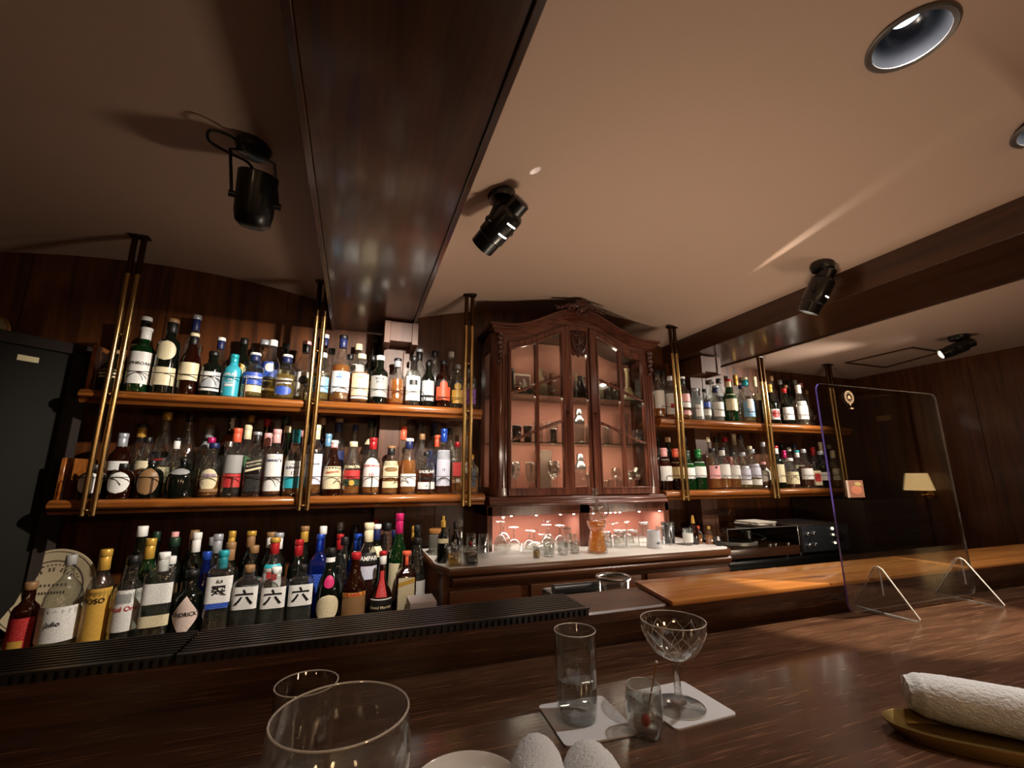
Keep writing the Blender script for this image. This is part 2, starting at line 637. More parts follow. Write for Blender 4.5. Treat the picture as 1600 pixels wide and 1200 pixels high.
def make_label(root, spec, shape, H, R, p, k):
    c, kind, z0, z1 = LABRE.match(spec).groups()
    z0, z1 = float(z0), float(z1)
    half = {'': 64, 'w': 82, 'n': 30, 'o': 50, 'd': 60, 't': 64, 'c': 0}[kind]
    if kind == 'c':                               # roundel as wide as high
        half = math.degrees((z1 - z0) * H / 2 / R)
    if p > 2 and kind in ('', 't'):
        half = 40
    if p > 2 and kind == 'w':
        half = 50
    half = math.radians(half)
    nu = 10
    nv = 18 if kind in 'ocd' and kind else 3
    b = MB()
    v, f, uv = [], [], []
    for j in range(nv + 1):
        s = -1 + 2 * j / nv
        wd = 1.0
        if kind in ('o', 'c'):
            wd = math.sqrt(max(0, 1 - s * s)) + .001
        elif kind == 'd':
            wd = 1 - abs(s) + .02
        for i in range(nu + 1):
            a = half * wd * (-1 + 2 * i / nu)
            z = (z0 + (z1 - z0) * j / nv) * H
            if kind == 't':
                z += math.tan(math.radians(16)) * a * R
            r = (R * shape_r(shape, z / H) + .0007 + .0003 * k) * sec_k(a, p)
            v.append((r * math.sin(a), -r * math.cos(a), z))
            uv.append((a * R + 1, z + 1))
    for j in range(nv):
        for i in range(nu):
            q = j * (nu + 1) + i
            f.append((q, q + 1, q + nu + 2, q + nu + 1))
    b.add(v, f)
    b.uv = uv
    me = bpy.data.meshes.new('label')
    me.from_pydata(b.v, [], b.f)
    ul = me.uv_layers.new(name='UVMap')
    for lp in me.loops:
        ul.data[lp.index].uv = uv[lp.vertex_index]
    for q in me.polygons:
        q.use_smooth = True
    me.materials.append(lab_mat(c))
    o = bpy.data.objects.new('label', me)
    COL.objects.link(o)
    o.parent = root
    return o


def make_lettering(root, spec, shape, H, R, p):
    txt, rest = spec.split('@')
    q = rest.split('*')
    zf, size, colr = float(q[0]), float(q[1]), q[2]
    rot = math.radians(float(q[3])) if len(q) > 3 else 0
    v, f = text_mesh(txt, size)
    w = max(abs(a[0]) for a in v) if v else 1
    lim = R * (1.05 if p == 2 else .72)
    sq = min(1, lim / w) if not rot or rot < 1 else 1
    out = []
    for x, y, _ in v:
        x *= sq
        x, y = x * math.cos(rot) - y * math.sin(rot), x * math.sin(rot) + y * math.cos(rot)
        z = zf * H + y
        a = x / R
        r = (R * shape_r(shape, max(0, z / H)) + .0019) * sec_k(a, p)
        out.append((r * math.sin(a), -r * math.cos(a), z))
    b = MB()
    b.add(out, f)
    return b.build('lettering', plain('print_' + colr, PAL[colr], rough=.5), root, smooth=0)


def bottle(label, group, x, y, zb, H, R, shape, g, liq, cap, labs, txts, seed):
    rnd = random.Random(seed)
    rz = math.atan2(x, y) * -.35 + rnd.uniform(-.08, .08)
    root = thing('spirit_bottle', label, 'bottle', (x, y, zb), rz, group)
    p = 5.0 if shape in ('square', 'block') else 2.0
    n = 24 if p > 2 else 20
    b = MB()
    b.lathe([(R * r, H * t) for t, r in SHAPES[shape]], n=n, p=p)
    b.build('body', GL[g], root, smooth=50)
    rn = R * SHAPES[shape][-1][1]
    # closures
    def cap_lathe(name, t0, t1, r0, r1, c):
        k = MB()
        k.lathe([(r0 * .96, H * t0), (r0, H * t0 + .001), (r1, H * t1 - .002), (r1 * .9, H * t1)], n=16)
        k.build(name, cap_mat(c), root, smooth=50)
    if cap.startswith('='):
        c = cap[1:]
        cap_lathe('neck_foil', .79, .93, rn * 1.12, rn * 1.08, c)
        cap_lathe('cap', .925, 1.0, rn * 1.16, rn * 1.14, c)
    elif '/' in cap:
        c, d = cap.split('/')
        cap_lathe('neck_foil', .81, .95, rn * 1.12, rn * 1.08, d)
        cap_lathe('cap', .945, 1.0, rn * 1.24, rn * 1.22, c)
    else:
        cap_lathe('cap', .90 if H > .15 else .84, 1.0, rn * 1.18, rn * 1.15, cap)
    # contents
    if liq != '-':
        lv = rnd.uniform(.36, .62) if liq != 'w' else rnd.uniform(.3, .6)
        k = MB()
        pr = [(R * .90 * SHAPES[shape][0][1], H * .035)]
        for t, r in SHAPES[shape][1:]:
            if .05 < t < lv:
                pr.append((R * r * .93, H * t))
        pr.insert(1, (R * .93 * shape_r(shape, .06), H * .05))
        pr.append((R * .93 * shape_r(shape, lv), H * lv))
        k.lathe(pr, n=n, p=p)
        k.build('liquid', LQ[liq], root, smooth=50)
    if labs != '-':
        for i, s in enumerate(labs.split(',')):
            make_label(root, s, shape, H, R, p, i)
    if txts != '-':
        for s in txts.split(';'):
            make_lettering(root, s, shape, H, R, p)
    return root


# ------------------------------------------------------------------ the room
def ceil_z(x):
    if x <= -0.17:
        return 1.025 - .14 * (x + 1.05) ** 2
    if x <= 2.0:
        return .89 + .14 * (1 - ((x - 1.125) / .875) ** 2)
    return .80


def build_room():
    # ceiling: two shallow vaults and a flat bay, beams between them
    pts = []
    for i in range(73):
        x = -2.1 + (2.1 - .15) * i / 72
        pts.append((x, ceil_z(min(x, -.17))))
    for i in range(73):
        x = .235 + (2.02 - .235) * i / 72
        pts.append((x, ceil_z(min(max(x, .25), 2.0))))
    pts += [(2.02, .80), (3.95, .80)]
    b = MB()
    b.prism([(x, z + E) for x, z in pts] + [(3.95, 1.25 + E), (-2.1, 1.25 + E)], 'y', -2.2, 2.45)
    ce = structure(b.build('ceiling', M['ceil'], smooth=0))
    # openings for the downlights
    for (x, y) in DOWN:
        k = MB()
        k.lathe([(.074, ceil_z(x) - .1 + E), (.074, ceil_z(x) + .12 + E)], (x, y, 0), n=40)
        cut = k.build('cutter', M['ceil'])
        md = ce.modifiers.new('cut', 'BOOLEAN')
        md.operation = 'DIFFERENCE'
        md.solver = 'EXACT'
        md.object = cut
        dg = bpy.context.evaluated_depsgraph_get()
        me = bpy.data.meshes.new_from_object(ce.evaluated_get(dg))
        ce.modifiers.clear()
        ce.data = me
        bpy.data.objects.remove(cut)
    # walls
    b = MB()
    xs = [-2.1, -1.45, -.92, -.40, .12, .42, .78, 1.3, 1.82, 2.34, 2.86, 3.38, 3.95]
    for x0, x1 in zip(xs, xs[1:]):
        b.box(x0 + .002, x1 - .002, 2.45, 2.47, 0, E + 1.06)
    b.box(-2.1, 3.95, 2.456, 2.50, 0, E + 1.06)
    structure(b.build('wall_back', M['wall']))
    b = MB()
    for y0, y1 in [(-2.2, -1.2), (-1.2, -.2), (-.2, .8), (.8, 1.7), (1.7, 2.5)]:
        b.box(3.95, 3.99, y0 + .002, y1 - .002, 0, E + 1.0)
    b.box(3.956, 4.0, -2.2, 2.5, 0, E + 1.0)
    structure(b.build('wall_right', M['wall']))
    structure(MB().box(-2.14, -2.1, -2.2, 2.5, 0, E + 1.1).build('wall_left', M['wall']))
    structure(MB().box(-2.14, 4.0, -2.24, -2.2, 0, E + 1.1).build('wall_front', plain('rear_plaster', '#7a5a3e', rough=.8)))
    structure(MB().box(-2.14, 4.0, -2.24, 2.5, -.06, 0).build('floor', M['floor']))
    # beams
    for i, (x0, x1, zb) in enumerate([(-.172, .25, .775), (2.0, 2.49, .77)]):
        b = MB()
        b.box(x0 + .018, x1 - .018, -2.2, 2.45, E + zb + .008, E + 1.1)
        b.box(x0, x0 + .018, -2.2, 2.45, E + zb, E + 1.1)
        b.box(x1 - .018, x1, -2.2, 2.45, E + zb, E + 1.1)
        structure(b.build('ceiling_beam', M['beam'], bevel=.002, seg=1))
    # posts against the back wall under the beams
    for x0, x1, zc in [(.10, .235, .775), (2.095, 2.225, .77)]:
        b = MB()
        b.box(x0, x1, 2.305, 2.45, E - .57, E + zc)
        b.box(x0 + .10, x0 + .104, 2.302, 2.31, E - .5, E + zc)
        b.box(x0 - .004, x1 + .020, 2.19, 2.45, E + zc - .105, E + zc)
        b.box(x0 - .008, x0 + .022, 2.184, 2.45, E + zc - .118, E + zc)
        b.box(x1 - .006, x1 + .026, 2.184, 2.45, E + zc - .118, E + zc)
        structure(b.build('wall_post', M['pilaster'], bevel=.003, seg=1))
    # hatch in the ceiling of the far bay
    b = MB()
    o = [(3.30, 2.08), (3.30, 1.66), (3.62, 1.66), (3.75, 2.08)]
    i_ = [(3.315, 2.065), (3.315, 1.675), (3.612, 1.675), (3.73, 2.065)]
    b.ring(o, i_, 'z', E + .793, E + .801)
    structure(b.build('trim_1', M['beam']))


def build_door():
    # open door leaf hinged beside the shelves, standing at an angle
    r = structure(bpy.data.objects.new('door_1', None))
    COL.objects.link(r)
    r.location = (-1.15, 2.30, 0)
    r.rotation_euler.z = math.radians(45)
    H = E + .50
    b = MB()
    b.box(-.84, 0, -.02, .02, 0.02, H)
    b.build('door_leaf', M['darkdoor'], r, bevel=.003)
    b = MB()
    b.box(-.02, .045, -.035, .035, 0, H + .02)
    b.box(-.86, -.80, -.035, -.02, 0, H + .02)
    b.box(-.86, .045, -.035, .035, H, H + .045)
    b.build('door_frame', wood('door_frame_wood', '#120a05', '#211309', 'z', rough=.9, coat=0), r, bevel=.003)
    b = MB()
    b.tube([(-.72, -.02, E - .28), (-.72, -.05, E - .27), (-.72, -.05, E - .15), (-.72, -.02, E - .14)], .007)
    b.build('door_handle', M['brass'], r)
    n = MB().box(-.03, .03, -.002, 0, -.011, .011).build('paper_note', M['paper'], None, bevel=0)
    d = math.sqrt(.5)
    n.location = (-1.15 - .145 * d + .021 * d, 2.30 - .145 * d - .021 * d, E + .452)
    n.rotation_euler.z = math.radians(45)
    tag(n, 'small cream paper note stuck high on the dark door', 'note')
    # round brass-rimmed clock on the wall over the door
    t = thing('wall_clock', 'round brass-rimmed wall clock cut by the picture edge above the door', 'clock', (-1.52, 2.448, .625))
    b = MB()
    b.lathe([(.062, 0), (.066, .008), (.064, .02), (.056, .024)], n=40, mtx=Matrix.Rotation(PI / 2, 3, 'X'))
    b.build('case', M['brass'], t)
    b = MB()
    b.lathe([(.052, .0245), (.0515, .026)], n=40, mtx=Matrix.Rotation(PI / 2, 3, 'X'))
    b.build('dial', plain('clock_dial', '#8a7f5c', rough=.4), t)


# ------------------------------------------------------------------ shelves, posts, rails
def build_shelves():
    spec = [
        ('upper', -1.06, -.222, .345, 'upper bottle shelf board between the door and the middle brass post'),
        ('upper', -.188, .605, .345, 'upper bottle shelf board ending at the left flank of the cabinet'),
        ('lower', -1.085, -.212, -.088, 'lower bottle shelf board between the door and the middle brass post'),
        ('lower', -.188, .625, -.088, 'lower bottle shelf board ending at the left flank of the cabinet'),
        ('upper', 1.728, 2.56, .345, 'upper bottle shelf board starting at the right flank of the cabinet'),
        ('upper', 2.594, 3.42, .345, 'upper bottle shelf board running behind the acrylic screen'),
        ('lower', 1.728, 2.56, -.088, 'lower bottle shelf board starting at the right flank of the cabinet'),
        ('lower', 2.594, 3.44, -.088, 'lower bottle shelf board running behind the acrylic screen'),
    ]
    for i, (k, x0, x1, z, lb) in enumerate(spec):
        t = thing('bottle_shelf', lb, 'shelf', ((x0 + x1) / 2, 2.31, z - .04), 0, 'wall shelves for bottles')
        w = (x1 - x0) / 2
        b = MB()
        prof = [(.14, .0), (.14, .04), (-.115, .04), (-.128, .037), (-.137, .028), (-.139, .017), (-.135, .007), (-.122, .0)]
        if z > .3 and i in (1, 4):               # cut round the wall post
            pass
        b.prism(prof, 'x', -w, w)
        b.build('board', M['shelf'], t, bevel=.002, seg=1)
        b = MB()
        b.prism([(-.125, -.002), (-.115, -.014), (-.095, -.014), (-.09, -.002)], 'x', -w, w)
        b.build('front_moulding', M['shelf'], t)
        if i in (0, 2):
            b = MB()
            b.box(-w + .005, -w + .02, -.11, .135, .04, .04 + (.19 if i == 0 else .16))
            b.build('end_board', M['shelf'], t, bevel=.002, seg=1)
    # thin guard rails
    rails = [(-1.02, -.22, .345, .085, 'thin dark wire guard rail before the bottles nearest the door, upper shelf'),
             (-.215, .30, .345, .07, 'thin wire guard rail on the upper shelf beside the middle brass post'),
             (.31, .585, .345, .05, 'thin wire guard rail on the upper shelf beside the cabinet'),
             (-1.05, -.21, -.088, .085, 'thin dark wire guard rail crossing the oval-label bottles'),
             (-.19, .345, -.088, .085, 'wire guard rail before the cream-label bottles, lower shelf'),
             (.35, .60, -.088, .085, 'wire guard rail before the white-lettered squat bottle'),
             (1.75, 2.54, .345, .07, 'wire guard rail on the upper shelf right beside the cabinet'),
             (2.6, 3.25, .345, .07, 'wire guard rail on the upper shelf beside the acrylic screen'),
             (1.75, 2.05, -.088, .085, 'short wire guard rail on the lower shelf right beside the cabinet'),
             (2.07, 2.56, -.088, .085, 'wire guard rail before white-label bottles over the turntable'),
             (2.6, 3.36, -.088, .085, 'wire guard rail on the lower shelf beside the acrylic screen')]
    for x0, x1, z, h, lb in rails:
        b = MB()
        y = 2.186
        n = max(2, int((x1 - x0) / .4) + 1)
        b.tube([(x0, y, 0), (x0, y, h - .008), (x0 + .008, y, h), (x1 - .008, y, h), (x1, y, h - .008), (x1, y, 0)], .0018, 6)
        for i in range(1, n):
            xx = x0 + (x1 - x0) * i / n
            b.tube([(xx, y, 0), (xx, y, h)], .0018, 6)
        for i in range(n):
            xc = x0 + (x1 - x0) * (i + .5) / n
            b.tube([(xc - .035 + .07 * q / 8, y, h - .004 - .026 * ((q - 4) / 4) ** 2) for q in range(9)], .0015, 6)
        o = b.build('guard_rail', M['iron'], None, (0, 0, z + E))
        tag(o, lb, 'rail', 'guard rails of the bottle shelves')
    posts = [(-.95, 'twin-tube brass post nearest the door'), (-.205, 'twin-tube brass post beside the wide ceiling beam'),
             (.522, 'twin-tube brass post left of the glass cabinet'), (1.853, 'twin-tube brass post right of the glass cabinet'),
             (2.577, 'twin-tube brass post under the second beam'), (3.24, 'twin-tube brass post seen through the acrylic screen')]
    for x, lb in posts:
        zt = ceil_z(x) if not 2.4 < x < 2.7 else .80
        zb = -.146
        t = thing('shelf_post', lb + ', ceiling to lower shelf', 'post', (x, 2.158, zb), 0, 'brass posts carrying the shelves')
        L = zt - zb
        for s in (-1, 1):
            b = MB()
            b.tube([(s * .0165, 0, 0), (s * .0165, 0, L - .18)], .0105, 12)
            b.build('tube', M['brass'], t)
            b = MB()
            b.tube([(s * .0165, 0, L - .18), (s * .0165, 0, L)], .0108, 12)
            b.build('upper_tube', M['darkbrass'], t)  # upper length of the tube in a darker brass
        b = MB()
        b.box(-.036, .036, -.018, .018, L - .010, L)
        b.build('ceiling_plate', M['black'], t, bevel=.002)
        for z in (.02, .49 - .02, .72):
            b = MB()
            b.tube([(-.0165, 0, z), (.0165, 0, z)], .0045, 8)
            b.ball((0, -.006, z), .006, .006, .006)
            b.build('cross_pin', M['brass'], t)


# ------------------------------------------------------------------ lights as objects
def build_spots():
    names = ['black can spotlight on a yoke left of the wide beam, unlit',
             'black tube spotlight just right of the wide beam, bright slits',
             'black tube spotlight beside the second beam',
             'small black spotlight on the low ceiling past the second beam']
    for i, ((px, py), c, aim, watt) in enumerate(SPOTS):
        zc = ceil_z(px)
        t = thing('track_spotlight', names[i], 'spotlight', (px, py, zc), 0, 'ceiling spotlights')
        b = MB()
        b.lathe([(.030, -.030), (.043, -.026), (.048, -.012), (.048, 0)], n=28)
        b.build('base_plate', M['black'], t)
        d = Vector((aim[0] - c[0], aim[1] - c[1], aim[2] - c[2])).normalized()
        q = d.to_track_quat('Z', 'Y').to_matrix()
        lc = Vector((c[0] - px, c[1] - py, c[2] - zc))
        if i == 0:
            prof = [(.0, .085), (.030, .082), (.046, .068), (.052, .040), (.054, -.075), (.050, -.078), (.046, -.070), (.046, .02), (.0, .03)]
            R = .054
        else:
            prof = [(.0, .066), (.038, .068), (.039, .094), (.043, .094), (.044, .05), (.048, .046), (.048, -.055), (.040, -.066), (.034, -.068), (.034, -.106), (.026, -.112), (0, -.112)]
            R = .048
        if i == 3:
            prof = [(r * .72, z * .8) for r, z in prof]
            R *= .72
        b = MB()
        b.lathe(prof, tuple(lc), n=28, mtx=q)
        b.build('lamp_housing', M['black'], t)
        x = q @ Vector((1, 0, 0))
        b = MB()
        top = Vector((0, 0, -.025))
        for s in (-1, 1):
            p = lc + x * (s * (R + .006))
            b.tube([top + x * (s * .018), top + x * (s * (R + .002)) + Vector((0, 0, -.012)) if i == 0 else top + x * (s * .02) + Vector((0, 0, -.01)), p], .0045 if i == 0 else .006, 8)
            b.tube([p - x * .008, p + x * .008], .010, 10)
        b.build('yoke', M['black'], t)
        if i == 0:
            b = MB()
            b.tube(smooth3([(-.02, .0, -.02), (-.05, -.035, -.012), (-.095, -.05, -.018), (-.105, -.02, -.030), (-.06, .0, -.042), (-.01, .01, -.055), tuple(lc + q @ Vector((0, .02, -.06)))]), .0042, 8)
            b.build('cable', M['black'], t)
        else:
            b = MB()
            b.tube(smooth3([(.02, .0, -.02), (.045, -.01, -.05), tuple(lc + q @ Vector((0, .0, -.09)))]), .003, 8)
            b.build('cable', M['black'], t)
            sc = .72 if i == 3 else 1
            b = MB()
            b.lathe([(.032 * sc, .0695 * (.8 if i == 3 else 1)), (.031 * sc, .0700 * (.8 if i == 3 else 1))], tuple(lc), n=24, mtx=q)
            b.build('lens', plain('lit_lens', '#fff2dd', emit=40), t)
            # bright cooling slits where the lamp inside shows
            if i in (1, 2):
                b = MB()
                for zz in (.010, -.034) if i == 1 else (.012,):
                    v, f = [], []
                    for k in range(7):
                        a = -1.9 + .13 * k if i == 1 else -1.75 + .1 * k
                        for w in (-.0022, .0022):
                            v.append(lc + q @ Vector((.0486 * math.cos(a), .0486 * math.sin(a), zz + w)))
                    for k in range(6):
                        f.append((2 * k, 2 * k + 1, 2 * k + 3, 2 * k + 2))
                    b.add(v, f)
                b.build('light_slit', M['led'], t, smooth=0)
        if watt:
            o = lamp('SPOT', 'spot_light', (c[0] + d.x * .098, c[1] + d.y * .098, c[2] + d.z * .098), watt, (1.0, .90, .78), aim, .02, 82, .7)
    # light leaking upward from two housings
    lamp('SPOT', 'leak_light', (.460, 1.170, .895), .22, COOL, (.478, 1.125, .955), .003, 22, .3)
    lamp('SPOT', 'leak_light', (1.905, 1.195, .885), .16, COOL, (1.835, 1.135, .93), .003, 18, .3)
    # long thin streak on the vault from the slit of the third spotlight
    o = lamp('SPOT', 'slit_light', (1.845, 1.24, .83), 1.5, NEUT, (1.72, 1.2, .95), .003, 7, 1.0)
    a, bq = Vector((1.62, .55, .965)), Vector((1.82, 1.85, .94))
    zz = (Vector((1.845, 1.24, .83)) - (a + bq) / 2).normalized()
    xx = (bq - a)
    xx = (xx - zz * xx.dot(zz)).normalized()
    yy = zz.cross(xx)
    o.rotation_euler = Matrix((xx, yy, zz)).transposed().to_euler()
    o.scale = (50, 1, 1)


def build_downlights():
    names = ['large round recessed downlight over the counter, switched on', 'recessed downlight cut by the picture edge',
             'recessed downlight over the far end of the counter', 'recessed downlight behind the viewer near the door',
             'recessed downlight in the middle of the room behind the viewer']
    for i, (x, y) in enumerate(DOWN):
        z = ceil_z(x)
        t = thing('recessed_downlight', names[i], 'downlight', (x, y, z), 0, 'recessed ceiling downlights')
        b = MB()
        b.shell([(.073, .004), (.086, .002), (.088, -.004), (.084, -.007), (.0735, -.005), (.0735, .01)], n=48)
        b.build('trim_ring', plain('grey_trim', '#75706c', rough=.35, metal=.6), t)
        b = MB()
        b.shell([(.073, -.003), (.066, .03), (.052, .058), (.036, .068), (.030, .07)], n=48)
        b.build('reflector', plain('dark_reflector', '#4a4c52', rough=.22, metal=.85), t)
        b = MB()
        b.shell([(.030, .068), (.030, .082)], n=32)
        b.build('lamp_collar', plain('lit_collar', '#cfe2f2', rough=.3, emit=1.5), t)
        b = MB()
        b.lathe([(.029, .082), (.0285, .084)], n=32)
        b.build('lamp_disc', plain('lit_disc', '#eaf6ff', emit=10), t)
        lamp('SPOT', 'downlight_beam', (x, y, z + .066), DOWN_W[i], (1.0, .93, .86), (x, y, z - 1), .025, 118, .7)
    # second, narrow beam added in this downlight for the pool on the serving board
    lamp('SPOT', 'downlight_beam', (1.775, .47, ceil_z(1.775) + .05), 140, (1.0, .88, .68), (1.40, .93, -.30), .008, 33, .25)


def build_rear():
    # a dark door with a note in the side wall behind the viewer, and a lit wall lamp beside it: seen mirrored in the acrylic
    r = structure(bpy.data.objects.new('door_2', None))
    COL.objects.link(r)
    r.location = (3.95, -.78, 0)
    b = MB()
    b.box(-.012, 0, -.33, .33, .01, E + .60)
    b.build('door_leaf', plain('grey_door', '#3a3a3e', rough=.5), r)
    b = MB()
    for y0, y1 in ((-.40, -.33), (.33, .40)):
        b.box(-.03, 0, y0, y1, 0, E + .67)
    b.box(-.03, 0, -.4, .4, E + .60, E + .67)
    b.build('door_frame', M['pilaster'], r, bevel=.003)
    n = MB().box(-.002, 0, -.05, .05, -.02, .02).build('paper_note', plain('warm_note', '#d8c49a', rough=.8), None, (3.936, -.56, E + .44))
    tag(n, 'cream note on the grey door behind the viewer, mirrored in the screen', 'note')
    t = thing('wall_lamp', 'glowing wall lamp behind the viewer, mirrored in the acrylic screen', 'lamp', (3.95, -.36, -.06))
    b = MB()
    b.lathe([(.05, -.05), (.085, -.05), (.06, .07), (.05, .07)], (-.11, 0, 0), n=24)
    b.build('lamp_shade', plain('lit_shade', '#ffd08a', rough=.7, emit=1.1), t)
    b = MB()
    b.tube([(0, 0, -.08), (-.11, 0, -.09), (-.11, 0, -.03)], .008)
    b.lathe([(.04, 0), (.036, .012)], (0, 0, -.08), n=16, mtx=Matrix.Rotation(-PI / 2, 3, 'Y'))
    b.build('bracket', M['brass'], t)
    lamp('POINT', 'wall_lamp_light', (3.84, -.36, -.05), 4, WARM, None, .03)
    # three unseen glowing globes added behind the viewer as fill for the ceiling
    for i, (x, y, z, st) in enumerate(((-.95, -1.0, .45, 9), (.35, -1.45, .55, 19), (1.45, -1.25, .5, 21))):
        t = thing('fill_globe', ('added glowing fill globe behind the viewer nearer the door', 'added glowing fill globe in the middle of the room behind the viewer',
                                 'added glowing fill globe behind the viewer farthest from the door')[i], 'lamp', (x, y, z), 0, 'added fill globes behind the viewer')
        b = MB()
        b.ball((0, 0, 0), .10, .10, .10, 20, 12)
        b.build('globe', plain('fill_globe_glow_%d' % i, '#ffd3a0', rough=.5, emit=st), t)
        b = MB()
        b.tube([(0, 0, .09), (0, 0, ceil_z(x) - z)], .006)
        b.lathe([(.035, ceil_z(x) - z - .02), (.04, ceil_z(x) - z)], n=20)
        b.build('stem', M['brass'], t)


# ------------------------------------------------------------------ bar counter
def build_bar():
    t = thing('bar_counter', 'long dark varnished wooden bar counter with raised rear ledge', 'counter', (.85, .56, -.36))
    b = MB()
    b.prism([(-.36, -.05), (-.36, -.008), (-.352, 0), (.36, 0), (.36, -.05)], 'x', -2.9, 3.08)
    b.build('counter_top', M['counter'], t)
    b = MB()
    b.prism([(.36, -.06), (.36, .012), (.352, .050), (.352, .052), (.40, .052), (.40, -.06)], 'x', -2.9, 3.08)
    b.build('riser', M['counter'], t)
    b = MB()
    b.prism([(.330, .052), (.330, .070), (.334, .074), (.48, .074), (.48, .052)], 'x', -2.9, 3.08)
    b.build('ledge', M['ledge'], t)
    b = MB()
    b.box(-2.9, 3.08, -.20, -.16, -1.02, -.05)
    b.box(-2.9, 3.08, .42, .46, -1.02, .052)
    b.build('front_panel', M['beam'], t)
    # orange-brown board
    o = MB()
    o.prism([(.685, .868), (3.3, .868), (3.3, 1.062), (.722, 1.062)], 'z', 0, .011)
    ob = o.build('serving_board', M['board'], None, (0, 0, E - .286), bevel=.003)
    tag(ob, 'long orange-brown varnished board lying on the counter ledge', 'board')
    # ribbed rubber bar mats
    for x0, x1, lb in ((-.243, .483, 'black ribbed rubber bar mat on the ledge, ending near the coupe glass'),
                       (-1.35, -.249, 'black ribbed rubber bar mat on the ledge, in the dim end towards the door')):
        m = thing('bar_mat', lb, 'mat', ((x0 + x1) / 2, .95, -.286), 0, 'bar mats')
        w = (x1 - x0) / 2
        b = MB()
        b.box(-w, w, -.062, .052, 0, .004)
        n = 10
        for i in range(n):
            y = -.060 + .110 * i / (n - 1)
            b.box(-w, w, y - .0027, y + .0027, .004, .013)
        b.build('ribbed_top', M['rubber'], m)
        b = MB()
        k = int(2 * w / .0125)
        for i in range(k):
            x = -w + 2 * w * (i + .5) / k
            b.box(x - .0035, x + .0035, -.072, -.062, 0, .011)
        b.box(-w, w, -.072, -.061, .011, .0145)
        b.build('notched_edge', M['rubber'], m)


def ellipse(prof, c, n=40):
    return prof


def stem_glass(b, r_foot, h_stem, bowl):
    pass


def smooth3(pts, k=6):
    out = []
    p = [Vector(q) for q in pts]
    n = len(p)
    for i in range(n - 1):
        a, b_, c_, d = p[max(i - 1, 0)], p[i], p[i + 1], p[min(i + 2, n - 1)]
        for j in range(k):
            t = j / k
            out.append(.5 * (2 * b_ + (c_ - a) * t + (2 * a - 5 * b_ + 4 * c_ - d) * t * t + (3 * b_ - a - 3 * c_ + d) * t ** 3))
    out.append(p[-1])
    return out


# foreground glassware --------------------------------------------------
def wall_profile(outer, th=.0011):
    """outer: list (r,z) bottom to rim; returns a closed wall profile out and back inside"""
    inner = [(max(r - th, 0.0004), z) for r, z in reversed(outer)]
    rim = [(outer[-1][0] - th * .5, outer[-1][1] + th * .7)]
    return outer + rim + inner


def smooth_prof(pts, k=4):
    out = []
    n = len(pts)
    for i in range(n - 1):
        p0 = pts[max(i - 1, 0)]
        p1, p2 = pts[i], pts[i + 1]
        p3 = pts[min(i + 2, n - 1)]
        for j in range(k):
            t = j / k
            q = []
            for d in (0, 1):
                q.append(.5 * (2 * p1[d] + (p2[d] - p0[d]) * t + (2 * p0[d] - 5 * p1[d] + 4 * p2[d] - p3[d]) * t * t + (3 * p1[d] - p0[d] - 3 * p2[d] + p3[d]) * t ** 3))
            out.append(tuple(q))
    out.append(pts[-1])
    return out


def rim_ring(t, r, z, w=.0008, name='rim'):
    b = MB()
    b.tube([(r * math.cos(2 * PI * i / 64), r * math.sin(2 * PI * i / 64), z) for i in range(64)], w, 8, closed=True)
    return b.build(name, plain('rim_glint', '#d9d6cf', rough=.08, coat=.5, spec=1.0), t)  # glint of the clear rim painted as a pale opaque ring


